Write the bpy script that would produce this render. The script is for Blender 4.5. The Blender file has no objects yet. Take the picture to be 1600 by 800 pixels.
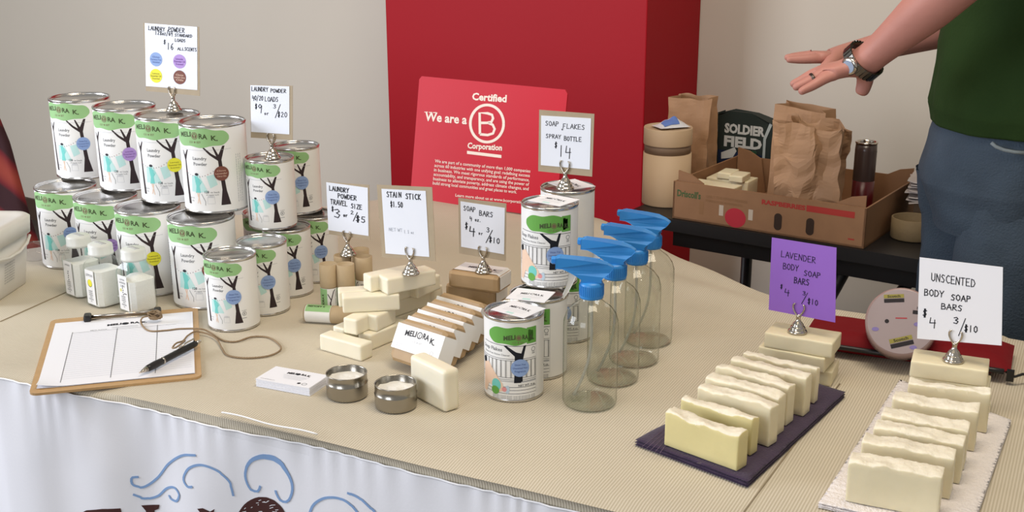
import bpy, bmesh, math, random
from mathutils import Vector, Matrix, noise
from mathutils.geometry import tessellate_polygon
PI = math.pi
SC = bpy.context.scene
COL = SC.collection
random.seed(4)

# ------------------------------------------------------------------ camera
FPX, PITCH, ROLL, CZ = 1830.0, 0.2915, -0.0018, 1.407
_c, _s = math.cos(PITCH), math.sin(PITCH)
FW = Vector((0, _c, -_s)); _U = Vector((0, _s, _c)); _R = Vector((1, 0, 0))
RT = math.cos(ROLL) * _R + math.sin(ROLL) * _U
UP = -math.sin(ROLL) * _R + math.cos(ROLL) * _U
CAM = Vector((0, 0, CZ))
cd = bpy.data.cameras.new('camera'); cam = bpy.data.objects.new('camera', cd); COL.objects.link(cam)
cd.sensor_width = 36; cd.lens = 36 * FPX / 1600; cd.clip_start = .05
cam.matrix_world = Matrix(((RT.x, UP.x, -FW.x, 0), (RT.y, UP.y, -FW.y, 0), (RT.z, UP.z, -FW.z, CZ), (0, 0, 0, 1)))
SC.camera = cam
# ------------------------------------------------------------------ world and light
W = bpy.data.worlds.new('world'); SC.world = W; W.use_nodes = True
W.node_tree.nodes['Background'].inputs[0].default_value = (.86, .84, .80, 1)
W.node_tree.nodes['Background'].inputs[1].default_value = .38
def area(name, loc, target, sx, sy, power, color):
    d = bpy.data.lights.new(name, 'AREA'); d.shape = 'RECTANGLE'; d.size = sx; d.size_y = sy
    d.energy = power; d.color = color
    o = bpy.data.objects.new(name, d); COL.objects.link(o); o.location = loc
    o.rotation_euler = (Vector(target) - Vector(loc)).to_track_quat('-Z', 'Y').to_euler(); return o
area('window_light', (-3.4, 1.7, 1.7), (-1.1, 3.0, 1.0), 1.6, 1.6, 92, (.87, .90, 1.0))
area('front_fill_light', (-2.1, -1.3, 1.7), (-.4, 1.5, .65), 1.4, 1.3, 30, (.88, .92, 1.0))  # added fill from the front left to brighten banner and cards
area('ceiling_panel_light', (0.3, 1.2, 2.9), (0.2, 1.9, .75), 1.2, .6, 24, (1.0, .86, .68))
for i, (x, y) in enumerate(((-.9, .4), (.0, .2), (.9, .5), (.4, 1.3))):
    d = bpy.data.lights.new('ceiling_spot_light', 'POINT'); d.energy = 3.2; d.color = (1, .82, .6); d.shadow_soft_size = .03
    o = bpy.data.objects.new('ceiling_spot_light', d); COL.objects.link(o); o.location = (x, y, 2.75)
SC.view_settings.view_transform = 'Standard'; SC.view_settings.look = 'None'
SC.view_settings.gamma = 1; SC.view_settings.use_curve_mapping = False
SC.view_settings.exposure = 0.13
SC.cycles.transparent_max_bounces = 40; SC.cycles.max_bounces = 10

# ------------------------------------------------------------------ geometry helpers
def ray(x, y): return FW + RT * ((x - 800) / FPX) - UP * ((y - 400) / FPX)
def at(x, y, z=.75):
    r = ray(x, y); return CAM + r * ((z - CZ) / r.z)
def atd(x, y, Y):
    r = ray(x, y); return CAM + r * (Y / r.y)
def atp(x, y, p, n):
    r = ray(x, y); return CAM + r * ((Vector(p) - CAM).dot(n) / r.dot(n))
AX = math.radians(-35)
LU = Vector((math.cos(AX), math.sin(AX), 0)); LV = Vector((-math.sin(AX), math.cos(AX), 0))

def rgb(r, g, b):
    f = lambda c: (c / 255 / 12.92) if c / 255 <= .04045 else ((c / 255 + .055) / 1.055) ** 2.4
    return (f(r), f(g), f(b), 1)
MATS = {}
def mat(name, col, rough=.6, metal=0, bump=0, bscale=60, var=0, vscale=8, sss=0, spec=.5, coat=0, trans=0, sheen=0):
    if name in MATS: return MATS[name]
    m = bpy.data.materials.new(name); m.use_nodes = True; nt = m.node_tree; b = nt.nodes['Principled BSDF']
    b.inputs['Base Color'].default_value = col; b.inputs['Roughness'].default_value = rough
    b.inputs['Metallic'].default_value = metal; b.inputs['Specular IOR Level'].default_value = spec
    if coat: b.inputs['Coat Weight'].default_value = coat
    if trans: b.inputs['Transmission Weight'].default_value = trans
    if sheen: b.inputs['Sheen Weight'].default_value = sheen
    if sss:
        b.inputs['Subsurface Weight'].default_value = sss; b.inputs['Subsurface Radius'].default_value = (1, .8, .5)
        b.inputs['Subsurface Scale'].default_value = .008
    if bump or var:
        tc = nt.nodes.new('ShaderNodeTexCoord')
    if bump:
        n = nt.nodes.new('ShaderNodeTexNoise'); n.inputs['Scale'].default_value = bscale; n.inputs['Detail'].default_value = 4
        nt.links.new(tc.outputs['Object'], n.inputs['Vector'])
        bp = nt.nodes.new('ShaderNodeBump'); bp.inputs['Strength'].default_value = bump; bp.inputs['Distance'].default_value = .004
        nt.links.new(n.outputs['Fac'], bp.inputs['Height']); nt.links.new(bp.outputs['Normal'], b.inputs['Normal'])
    if var:
        n = nt.nodes.new('ShaderNodeTexNoise'); n.inputs['Scale'].default_value = vscale; n.inputs['Detail'].default_value = 5
        nt.links.new(tc.outputs['Object'], n.inputs['Vector'])
        r = nt.nodes.new('ShaderNodeValToRGB'); r.color_ramp.elements[0].position = .3; r.color_ramp.elements[1].position = .7
        r.color_ramp.elements[0].color = tuple(c * (1 - var) for c in col[:3]) + (1,)
        r.color_ramp.elements[1].color = tuple(min(1, c * (1 + var)) for c in col[:3]) + (1,)
        nt.links.new(n.outputs['Fac'], r.inputs['Fac']); nt.links.new(r.outputs['Color'], b.inputs['Base Color'])
    MATS[name] = m; return m
def cmat(r, g, b, rough=.65): return mat('ink_%d_%d_%d' % (r, g, b), rgb(r, g, b), rough, spec=.3)
def thin_glass(name, tint, edge, gloss=.12):
    m = bpy.data.materials.new(name); m.use_nodes = True; nt = m.node_tree; nt.nodes.clear()
    out = nt.nodes.new('ShaderNodeOutputMaterial'); mx = nt.nodes.new('ShaderNodeMixShader')
    tr = nt.nodes.new('ShaderNodeBsdfTransparent'); gl = nt.nodes.new('ShaderNodeBsdfGlossy')
    lw = nt.nodes.new('ShaderNodeLayerWeight'); lw.inputs['Blend'].default_value = .35
    rp = nt.nodes.new('ShaderNodeValToRGB')
    rp.color_ramp.elements[0].color = tint; rp.color_ramp.elements[0].position = .55
    rp.color_ramp.elements[1].color = edge; rp.color_ramp.elements[1].position = .95
    l2 = nt.nodes.new('ShaderNodeLayerWeight'); l2.inputs['Blend'].default_value = .5
    pw = nt.nodes.new('ShaderNodeMath'); pw.operation = 'POWER'; pw.inputs[1].default_value = 4; nt.links.new(l2.outputs['Facing'], pw.inputs[0])
    fr = nt.nodes.new('ShaderNodeMath'); fr.operation = 'MULTIPLY_ADD'; fr.inputs[1].default_value = .55; fr.inputs[2].default_value = .035; nt.links.new(pw.outputs[0], fr.inputs[0])
    gl.inputs['Roughness'].default_value = .04; gl.inputs['Color'].default_value = (.95, .97, .95, 1)
    nt.links.new(lw.outputs['Facing'], rp.inputs['Fac']); nt.links.new(rp.outputs['Color'], tr.inputs['Color'])
    nt.links.new(fr.outputs[0], mx.inputs['Fac']); nt.links.new(tr.outputs[0], mx.inputs[1]); nt.links.new(gl.outputs[0], mx.inputs[2])
    nt.links.new(mx.outputs[0], out.inputs['Surface']); MATS[name] = m; return m

class MB:
    """collects geometry (with per-face materials) and links it as ONE mesh object"""
    def __init__(s): s.v = []; s.f = []; s.m = []; s.mats = []; s.smooth = []
    def mi(s, m):
        if m not in s.mats: s.mats.append(m)
        return s.mats.index(m)
    def add(s, vs, fs, m, smooth=False):
        b = len(s.v); s.v += [tuple(v) for v in vs]; k = s.mi(m)
        for f in fs: s.f.append(tuple(i + b for i in f)); s.m.append(k); s.smooth.append(smooth)
    def build(s, name, parent=None, bevel=0, seg=2, subsurf=0, loc=None, rz=None, solid=0):
        me = bpy.data.meshes.new(name); me.from_pydata(s.v, [], s.f); me.update()
        for m in s.mats: me.materials.append(m)
        me.polygons.foreach_set('material_index', s.m); me.polygons.foreach_set('use_smooth', s.smooth)
        o = bpy.data.objects.new(name, me); COL.objects.link(o)
        if parent is not None: o.parent = parent
        if loc is not None: o.location = loc
        if rz is not None: o.rotation_euler = (0, 0, rz)
        if solid:
            md = o.modifiers.new('solid', 'SOLIDIFY'); md.thickness = solid; md.offset = 0
        if bevel:
            md = o.modifiers.new('bevel', 'BEVEL'); md.width = bevel; md.segments = seg; md.limit_method = 'ANGLE'; md.angle_limit = .6
        if subsurf:
            md = o.modifiers.new('sub', 'SUBSURF'); md.levels = subsurf; md.render_levels = subsurf
        return o
    def box(s, c, d, m, M=None, smooth=False):
        x, y, z = d[0] / 2, d[1] / 2, d[2] / 2; c = Vector(c)
        vs = [Vector((i * x, j * y, k * z)) for i in (-1, 1) for j in (-1, 1) for k in (-1, 1)]
        vs = [(M @ v if M else v) + c for v in vs]
        s.add(vs, [(0, 1, 3, 2), (4, 6, 7, 5), (0, 4, 5, 1), (2, 3, 7, 6), (0, 2, 6, 4), (1, 5, 7, 3)], m, smooth)
    def lathe(s, prof, m, n=40, c=(0, 0, 0), M=None, smooth=True, closed=False):
        c = Vector(c); vs = []; rings = []
        for r, z in prof:
            if r < 1e-6:
                rings.append([len(vs)]); v = Vector((0, 0, z)); vs.append((M @ v if M else v) + c)
            else:
                ids = []
                for i in range(n):
                    a = 2 * PI * i / n; v = Vector((r * math.cos(a), r * math.sin(a), z)); ids.append(len(vs)); vs.append((M @ v if M else v) + c)
                rings.append(ids)
        fs = []
        for a, b in zip(rings[:-1], rings[1:]):
            for i in range(n):
                j = (i + 1) % n
                if len(a) == 1 and len(b) == 1: continue
                if len(a) == 1: fs.append((a[0], b[j], b[i]))
                elif len(b) == 1: fs.append((a[i], a[j], b[0]))
                else: fs.append((a[i], a[j], b[j], b[i]))
        s.add(vs, fs, m, smooth)
    def tube(s, pts, r, m, n=10, caps=True):
        pts = [Vector(p) for p in pts]; rs = r if isinstance(r, (list, tuple)) else [r] * len(pts)
        vs = []; fs = []; prev = None
        for i, p in enumerate(pts):
            t = (pts[min(i + 1, len(pts) - 1)] - pts[max(i - 1, 0)]).normalized()
            if prev is None:
                a = Vector((0, 0, 1)) if abs(t.z) < .9 else Vector((1, 0, 0)); x = t.cross(a).normalized()
            else: x = (prev - t * prev.dot(t)).normalized()
            prev = x; y = t.cross(x)
            for k in range(n):
                a = 2 * PI * k / n; vs.append(p + (x * math.cos(a) + y * math.sin(a)) * rs[i])
        for i in range(len(pts) - 1):
            for k in range(n):
                j = (k + 1) % n; fs.append((i * n + k, i * n + j, (i + 1) * n + j, (i + 1) * n + k))
        if caps: fs.append(tuple(range(n))[::-1]); fs.append(tuple((len(pts) - 1) * n + k for k in range(n)))
        s.add(vs, fs, m, True)
    def prism(s, poly, z0, z1, m, fn=None, smooth=False):
        """extrude a 2D outline; fn maps (x,y,z) to 3D"""
        fn = fn or (lambda x, y, z: Vector((x, y, z))); n = len(poly)
        vs = [fn(x, y, z0) for x, y in poly] + [fn(x, y, z1) for x, y in poly]
        tr = tessellate_polygon([[Vector((x, y, 0)) for x, y in poly]])
        fs = [tuple(t) for t in tr] + [tuple(i + n for i in t[::-1]) for t in tr]
        fs += [(i, (i + 1) % n, (i + 1) % n + n, i + n) for i in range(n)]
        s.add(vs, fs, m, smooth)
    def grid(s, fn, nu, nv, m, smooth=True, wrap=False):
        vs = [fn(i / nu, j / nv) for j in range(nv + 1) for i in range(nu + (0 if wrap else 1))]
        w = nu if wrap else nu + 1
        fs = [(j * w + i, j * w + (i + 1) % w, (j + 1) * w + (i + 1) % w, (j + 1) * w + i) for j in range(nv) for i in range(nu)]
        s.add(vs, fs, m, smooth)

def tag(o, label=None, cat=None, group=None, kind=None):
    if label: o['label'] = label
    if cat: o['category'] = cat
    if group: o['group'] = group
    if kind: o['kind'] = kind
    return o
def empty(name, loc, rz=0, label=None, cat=None, group=None):
    o = bpy.data.objects.new(name, None); COL.objects.link(o); o.location = loc; o.rotation_euler = (0, 0, rz); o.empty_display_size = .02
    return tag(o, label, cat, group)
def copy_tree(root, loc, rz, label, group=None):
    r = root.copy(); COL.objects.link(r); r.location = loc; r.rotation_euler = (0, 0, rz); r['label'] = label
    if group: r['group'] = group
    for ch in list(root.children):
        c = ch.copy(); COL.objects.link(c); c.parent = r
        for g in list(ch.children):
            d = g.copy(); COL.objects.link(d); d.parent = c
    return r

# ------------------------------------------------------------------ print: text and flat shapes, mapped onto real surfaces
_tc = {}
def text_tris(st, size, bold=0):
    key = (st, bold)
    if key not in _tc:
        cu = bpy.data.curves.new('t', 'FONT'); cu.body = st; cu.size = 1; cu.resolution_u = 2; cu.offset = bold
        ob = bpy.data.objects.new('t', cu); COL.objects.link(ob)
        dg = bpy.context.evaluated_depsgraph_get(); me = bpy.data.meshes.new_from_object(ob.evaluated_get(dg))
        me.calc_loop_triangles(); vs = [(v.co.x, v.co.y) for v in me.vertices]
        tr = [[vs[i] for i in t.vertices] for t in me.loop_triangles]
        xs = [p[0] for p in vs] or [0]
        _tc[key] = (tr, min(xs), max(xs)); bpy.data.objects.remove(ob); bpy.data.curves.remove(cu); bpy.data.meshes.remove(me)
    tr, x0, x1 = _tc[key]
    return [[((p[0] - x0) * size, p[1] * size) for p in t] for t in tr], (x1 - x0) * size
H = {  # hand-lettered capitals as strokes in a 0.7 x 1 box
'A': [[(0,0),(.32,1),(.62,0)],[(.1,.38),(.55,.4)]], 'B': [[(.05,0),(.07,1),(.4,.98),(.5,.78),(.3,.54),(.08,.52)],[(.3,.54),(.56,.36),(.5,.08),(.05,0)]],
'C': [[(.55,.88),(.3,1),(.06,.7),(.05,.3),(.3,0),(.58,.1)]], 'D': [[(.05,0),(.08,1),(.4,.92),(.6,.5),(.4,.08),(.05,0)]],
'E': [[(.55,1),(.06,.97),(.05,0),(.58,.02)],[(.06,.52),(.45,.54)]], 'F': [[(.55,1),(.08,.97),(.05,0)],[(.06,.5),(.42,.52)]],
'I': [[(.2,0),(.22,1)]], 'K': [[(.05,0),(.08,1)],[(.55,1),(.08,.45),(.58,0)]], 'L': [[(.08,1),(.05,0),(.52,.04)]],
'M': [[(0,0),(.08,1),(.33,.4),(.6,1),(.66,0)]], 'N': [[(.03,0),(.08,1),(.52,.05),(.58,1)]], 'O': [[(.3,1),(.05,.75),(.06,.25),(.3,0),(.56,.25),(.55,.75),(.3,1)]],
'P': [[(.06,0),(.08,1),(.48,.93),(.52,.62),(.08,.46)]], 'R': [[(.05,0),(.08,1),(.48,.93),(.48,.62),(.1,.48),(.56,0)]],
'S': [[(.52,.9),(.25,1),(.08,.75),(.48,.35),(.35,.02),(.02,.08)]], 'T': [[(.0,.97),(.62,1)],[(.3,1),(.28,0)]], 'U': [[(.05,1),(.06,.2),(.3,0),(.54,.2),(.56,1)]],
'V': [[(.02,1),(.28,0),(.58,1)]], 'W': [[(0,1),(.15,0),(.33,.7),(.5,0),(.68,1)]], 'Y': [[(.03,1),(.28,.5),(.58,1)],[(.28,.5),(.24,0)]], 'Z': [[(.03,.97),(.55,1),(.03,.02),(.58,.02)]],
'0': [[(.3,1),(.06,.7),(.08,.2),(.3,0),(.52,.3),(.5,.8),(.3,1)]], '1': [[(.25,1),(.22,0)]], '2': [[(.08,.8),(.28,1),(.5,.75),(.05,.02),(.55,.04)]],
'3': [[(.06,.9),(.35,1),(.5,.78),(.22,.55),(.52,.35),(.35,0),(.02,.1)]], '4': [[(.12,1),(.04,.42),(.6,.46)],[(.5,.82),(.46,-.12)]], '5': [[(.52,1),(.14,.97),(.1,.58),(.42,.55),(.5,.2),(.28,0),(.04,.08)]],
'6': [[(.45,1),(.1,.6),(.06,.2),(.3,0),(.5,.25),(.3,.48),(.08,.3)]], '8': [[(.3,.52),(.08,.78),(.3,1),(.5,.78),(.08,.2),(.3,0),(.52,.22),(.3,.52)]], '9': [[(.5,.8),(.28,1),(.06,.75),(.26,.5),(.5,.8),(.4,-.1)]],
'$': [[(.5,.82),(.25,.92),(.1,.7),(.45,.35),(.3,.1),(.03,.18)],[(.22,1.1),(.2,-.1)],[(.34,1.1),(.32,-.1)]], '/': [[(.5,1.15),(.0,-.15)]], '+': [[(.1,.5),(.5,.5)],[(.3,.75),(.3,.25)]], '.': [[(.1,0),(.16,.03)]],
'o': [[(.25,.5),(.08,.3),(.2,0),(.42,.15),(.4,.42),(.25,.5)]], 'r': [[(.08,.5),(.1,0)],[(.1,.35),(.4,.52)]], 'z': [[(.05,.48),(.4,.5),(.03,0),(.42,.02)]]}
class Print:
    """2D triangles (u right, v up, metres or any unit), mapped with a surface function"""
    def __init__(s): s.t = []
    def tri(s, pts, m, layer=1): s.t.append((pts, m, layer))
    def poly(s, pts, m, layer=1):
        for t in tessellate_polygon([[Vector((x, y, 0)) for x, y in pts]]): s.tri([pts[i] for i in t], m, layer)
    def disc(s, x, y, rx, m, layer=1, ry=None, n=28): s.poly([(x + rx * math.cos(2 * PI * i / n), y + (ry or rx) * math.sin(2 * PI * i / n)) for i in range(n)], m, layer)
    def rect(s, x0, y0, x1, y1, m, layer=1): s.poly([(x0, y0), (x1, y0), (x1, y1), (x0, y1)], m, layer)
    def line(s, pts, w, m, layer=1, ws=None):
        n = len(pts)
        L, R = [], []
        for i, (x, y) in enumerate(pts):
            a = pts[max(i - 1, 0)]; b = pts[min(i + 1, n - 1)]; dx, dy = b[0] - a[0], b[1] - a[1]; l = math.hypot(dx, dy) or 1
            h = (ws[i] if ws else w) / 2; L.append((x - dy / l * h, y + dx / l * h)); R.append((x + dy / l * h, y - dx / l * h))
        for i in range(n - 1): s.tri([L[i], R[i], R[i + 1]], m, layer); s.tri([L[i], R[i + 1], L[i + 1]], m, layer)
    def segs(s, pts, w, m, layer=1):
        for (x0, y0), (x1, y1) in zip(pts[:-1], pts[1:]):
            dx, dy = x1 - x0, y1 - y0; l = math.hypot(dx, dy) or 1; ex, ey = dx / l * w * .4, dy / l * w * .4; nx, ny = -dy / l * w / 2, dx / l * w / 2
            x0 -= ex; y0 -= ey; x1 += ex; y1 += ey
            s.tri([(x0 + nx, y0 + ny), (x0 - nx, y0 - ny), (x1 - nx, y1 - ny)], m, layer); s.tri([(x0 + nx, y0 + ny), (x1 - nx, y1 - ny), (x1 + nx, y1 + ny)], m, layer)
    def ring(s, x, y, r, w, m, layer=1, n=36, ry=None):
        k = (ry or r) / r
        s.line([(x + r * math.cos(2 * PI * i / n), y + r * k * math.sin(2 * PI * i / n)) for i in range(n + 1)], w, m, layer)
    def text(s, st, x, y, size, m, align='c', bold=0, layer=1, width=None, arch=0, slope=0, rot=0):
        tr, w = text_tris(st, size, bold); k = (width / w) if width else 1
        W2 = w * k; ox = x - (W2 / 2 if align == 'c' else W2 if align == 'r' else 0)
        cr, sr = math.cos(rot), math.sin(rot)
        for t in tr:
            q = []
            for px, py in t:
                X = px * k + ox - x; Y = py - arch * (X - (0 if align == 'c' else W2 / 2)) ** 2 + slope * X
                q.append((x + X * cr - Y * sr, y + X * sr + Y * cr))
            s.tri(q, m, layer)
    def hand(s, st, x, y, h, m, w, wid=None, slope=0, layer=1, jit=.05):
        w *= .78 if h < 8 else .92
        """hand lettering, baseline start x,y, height h, total width wid"""
        n = len(st); adv = (wid / n) if wid else h * .72; k = adv / .74
        for i, ch in enumerate(st):
            for pl in H.get(ch, []):
                jj = [random.uniform(-jit, jit) * h for _ in range(4)]
                s.segs([(x + i * adv + px * k + jj[0] * .5, y + (px * k + i * adv) * slope + (py * h) + jj[1] * .6) for px, py in pl], w, m, layer)
    def build(s, name, fn, parent, cut=None, mb=None):
        """fn(u,v,layer)->Vector; cut = max u size of a triangle on curved surfaces"""
        own = mb is None; mb = mb or MB()
        byk = {}
        for pts, m, l in s.t: byk.setdefault((m.name, l), (m, []))[1].append(pts)
        for (mn, l), (m, tris) in byk.items():
            bm = bmesh.new()
            for p in tris:
                try: bm.faces.new([bm.verts.new((a[0], a[1], 0)) for a in p])
                except ValueError: pass
            bmesh.ops.remove_doubles(bm, verts=bm.verts, dist=1e-7)
            if cut:
                us = [v.co.x for v in bm.verts]
                if us:
                    k = math.ceil(min(us) / cut)
                    while k * cut < max(us):
                        bmesh.ops.bisect_plane(bm, geom=bm.verts[:] + bm.edges[:] + bm.faces[:], plane_co=(k * cut, 0, 0), plane_no=(1, 0, 0), dist=1e-7); k += 1
            bm.verts.index_update(); bm.normal_update()
            vs = [fn(v.co.x, v.co.y, l) for v in bm.verts]
            fs = [tuple(v.index for v in (f.verts if f.normal.z >= 0 else reversed(f.verts[:]))) for f in bm.faces]
            mb.add(vs, fs, m); bm.free()
        return mb.build(name, parent) if own else None

def cyl_map(R, a0=-PI / 2, step=.00012, z0=0):
    return lambda u, v, l: Vector(((R + step * l) * math.cos(a0 + u / R), (R + step * l) * math.sin(a0 + u / R), v + z0))

# ------------------------------------------------------------------ materials
M_wall = mat('painted_wall', rgb(200, 191, 176), .75, bump=.05, bscale=90, var=.02, vscale=2)
M_red = mat('red_paint', rgb(160, 8, 24), .55, bump=.05, bscale=60, spec=.2)
M_floor = mat('dark_carpet', rgb(60, 50, 42), .9, bump=.4, bscale=300, var=.2)
M_black = mat('black_plastic', rgb(24, 23, 24), .4)
M_tin = mat('tinplate', rgb(205, 203, 200), .22, 1.0, bump=.02, bscale=30)
M_chrome = mat('nickel', rgb(200, 192, 180), .16, 1.0)
M_steel = mat('brushed_steel', rgb(165, 160, 150), .24, 1.0, bump=.02, bscale=200)
M_label = mat('label_paper', rgb(236, 236, 234), .45)
M_card = mat('white_card', rgb(226, 230, 238), .6)
M_paper = mat('sheet_paper', rgb(235, 236, 242), .6)
M_kraft = mat('kraft_board', rgb(184, 163, 130), .7, var=.05, vscale=60)
M_wrap = mat('kraft_wrap', rgb(174, 146, 108), .55, bump=.15, bscale=50, var=.06, vscale=30)
M_bag = mat('kraft_bag', rgb(168, 130, 96), .65, bump=.25, bscale=40, var=.07, vscale=20)
M_carton = mat('carton', rgb(142, 104, 72), .7, var=.06, vscale=30)
M_mdf = mat('clipboard_hardboard', rgb(188, 152, 106), .45, var=.05, vscale=120)
M_soapc = mat('cream_soap', rgb(236, 229, 206), .45, bump=.08, bscale=90, sss=.25)
M_soapy = mat('pale_yellow_soap', rgb(218, 206, 150), .45, bump=.1, bscale=90, sss=.25, var=.04, vscale=25)
M_soapw = mat('white_soap', rgb(226, 216, 184), .45, bump=.1, bscale=80, sss=.25, var=.05, vscale=25)
M_crust = mat('soap_crust', rgb(232, 225, 205), .5, bump=1, bscale=55, sss=.1, var=.05, vscale=50)
M_blue = mat('blue_plastic', rgb(48, 138, 214), .38)
M_whitep = mat('white_plastic', rgb(228, 226, 218), .4)
M_salt = mat('soap_powder', rgb(242, 241, 236), .9, bump=.35, bscale=500)
M_glass = thin_glass('bottle_glass', (.93, .94, .92, 1), (.30, .33, .27, 1))
M_jar = thin_glass('jar_glass', (.96, .975, .97, 1), (.6, .66, .63, 1))
M_clear = thin_glass('clear_plastic', (.9, .9, .92, 1), (.7, .7, .72, 1))
M_twine = mat('jute_twine', rgb(176, 150, 118), .9, bump=1, bscale=900)
M_twood = M_kraft
M_green = cmat(150, 194, 134); M_green2 = cmat(104, 168, 76); M_trunk = cmat(52, 40, 42); M_logo = cmat(70, 84, 52); M_logo2 = cmat(120, 100, 78)
M_teal = cmat(118, 204, 196); M_teal2 = cmat(190, 226, 222); M_skinp = cmat(236, 205, 180); M_greyt = cmat(120, 122, 124); M_lt = cmat(190, 192, 196); M_dk = cmat(50, 50, 56)
M_ink = cmat(20, 24, 34)
ST = {'blue': (cmat(142, 168, 214), cmat(96, 118, 170)), 'purple': (cmat(178, 146, 208), cmat(120, 84, 150)), 'yellow': (cmat(232, 226, 60), cmat(150, 140, 40)), 'brown': (cmat(122, 74, 62), cmat(200, 170, 150))}

M_backing = mat('card_backing', rgb(166, 150, 124), .75, var=.04, vscale=60)
def cloth_mat():
    m = bpy.data.materials.new('ribbed_tablecloth'); m.use_nodes = True; nt = m.node_tree; b = nt.nodes['Principled BSDF']
    b.inputs['Roughness'].default_value = .85; b.inputs['Specular IOR Level'].default_value = .25
    tc = nt.nodes.new('ShaderNodeTexCoord'); mp = nt.nodes.new('ShaderNodeMapping'); mp.inputs['Rotation'].default_value = (0, 0, math.radians(27))
    nt.links.new(tc.outputs['Object'], mp.inputs['Vector'])
    w = nt.nodes.new('ShaderNodeTexWave'); w.wave_type = 'BANDS'; w.bands_direction = 'X'; w.inputs['Scale'].default_value = 85; w.inputs['Distortion'].default_value = .3
    w.inputs['Detail'].default_value = 1
    nt.links.new(mp.outputs[0], w.inputs['Vector'])
    n = nt.nodes.new('ShaderNodeTexNoise'); n.inputs['Scale'].default_value = 5; n.inputs['Detail'].default_value = 3; nt.links.new(tc.outputs['Object'], n.inputs['Vector'])
    r = nt.nodes.new('ShaderNodeValToRGB'); r.color_ramp.elements[0].color = rgb(196, 186, 164); r.color_ramp.elements[1].color = rgb(222, 213, 194)
    nt.links.new(w.outputs['Fac'], r.inputs['Fac'])
    mx = nt.nodes.new('ShaderNodeMix'); mx.data_type = 'RGBA'; mx.blend_type = 'MULTIPLY'; mx.inputs[0].default_value = .25
    nt.links.new(r.outputs['Color'], mx.inputs[6]); nt.links.new(n.outputs['Fac'], mx.inputs[7]); nt.links.new(mx.outputs[2], b.inputs['Base Color'])
    bp = nt.nodes.new('ShaderNodeBump'); bp.inputs['Strength'].default_value = .35; bp.inputs['Distance'].default_value = .001
    bp2 = nt.nodes.new('ShaderNodeBump'); bp2.inputs['Strength'].default_value = .25; bp2.inputs['Distance'].default_value = .01
    nt.links.new(w.outputs['Fac'], bp.inputs['Height']); nt.links.new(n.outputs['Fac'], bp2.inputs['Height']); nt.links.new(bp.outputs[0], bp2.inputs['Normal']); nt.links.new(bp2.outputs[0], b.inputs['Normal'])
    return m
M_cloth = cloth_mat()
M_banner = mat('banner_fabric', rgb(236, 236, 240), .7, bump=.05, bscale=300)

# ------------------------------------------------------------------ setting
CO, WO = 2.75, 3.065          # distances of the red column and the wall along LV
fl = MB(); fl.box((0, 2, -.05), (9, 9, .1), M_floor); tag(fl.build('floor'), kind='structure')
w = MB()
a = LU * -6 + LV * WO; b = LU * 4.5 + LV * WO
c0 = (a + b) / 2 + LV * .06; Mz = Matrix.Rotation(AX, 3, 'Z')
w.box((c0.x, c0.y, 1.5), (10.5, .12, 3.0), M_wall, Mz); tag(w.build('wall_back'), kind='structure')
bb = MB(); bb.box((c0.x - LV.x * .065, c0.y - LV.y * .065, .05), (10.5, .014, .1), mat('baseboard_paint', rgb(70, 52, 40), .5), Mz); tag(bb.build('baseboard_back'), kind='structure')
corner = atp(1007, 150, LV * CO, LV); corner.z = 0
cc = corner - LU * .45 + LV * (WO - CO) / 2
col_ = MB(); col_.box((cc.x, cc.y, 1.5), (.9, WO - CO - .001, 3.0), M_red, Mz); o = col_.build('trim_1', bevel=.003); tag(o, 'wide column boxed out of the wall and painted red', kind='structure')

# ------------------------------------------------------------------ main table, cloth and banner
front_px = [(150, 607), (340, 647), (496, 683), (666, 725), (847, 767), (920, 785)]
fr = [Vector((-1.35, 1.86, .75)), Vector((-1.0, 1.70, .75)), at(0, 586)] + [at(*p) for p in front_px]
e = (fr[-1] - fr[-3]).normalized(); fr += [fr[-1] + e * .35, fr[-1] + e * .8]
back_px = [(50, 385)]; bk = [Vector((-1.75, 1.95, .75)), Vector((-1.3, 2.1, .75)), at(50, 385), Vector((-.72, 2.47, .75)), Vector((-.45, 2.59, .75)), at(640, 306), at(745, 319), at(830, 328), at(930, 337), at(985, 366), at(1030, 384), at(1100, 420), at(1190, 456), at(1280, 478), at(1365, 492), at(1470, 505), at(1560, 520), at(1620, 533), Vector((1.15, 1.55, .75))]
def resample(P, n):
    d = [0]
    for a, b in zip(P[:-1], P[1:]): d.append(d[-1] + (b - a).length)
    out = []
    for i in range(n + 1):
        t = d[-1] * i / n; k = 0
        while k < len(d) - 2 and d[k + 1] < t: k += 1
        u = (t - d[k]) / (d[k + 1] - d[k]); p0 = P[max(k - 1, 0)]; p1 = P[k]; p2 = P[k + 1]; p3 = P[min(k + 2, len(P) - 1)]
        out.append(.5 * ((2 * p1) + (p2 - p0) * u + (2 * p0 - 5 * p1 + 4 * p2 - p3) * u * u + (3 * p1 - p0 - 3 * p2 + p3) * u ** 3))
    return out
NF = 120
FR = resample(fr, NF); BK = resample(bk, NF)
ban_px = [(0, 588), (100, 611), (220, 634), (340, 665), (496, 696), (666, 741), (790, 770), (905, 798)]
bn = [Vector((-1.36, 1.855, .7492)), Vector((-1.0, 1.695, .7492))] + [at(x, y, zz) for (x, y), zz in zip(ban_px, (.7492, .744, .735) + (.732,) * 5)]
e2 = (bn[-1] - bn[-3]).normalized(); bn += [bn[-1] + e2 * .35, bn[-1] + e2 * .8]
BN = resample(bn, 160)
NRM = Vector((-.447, -.894, 0))
mb = MB()
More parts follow.
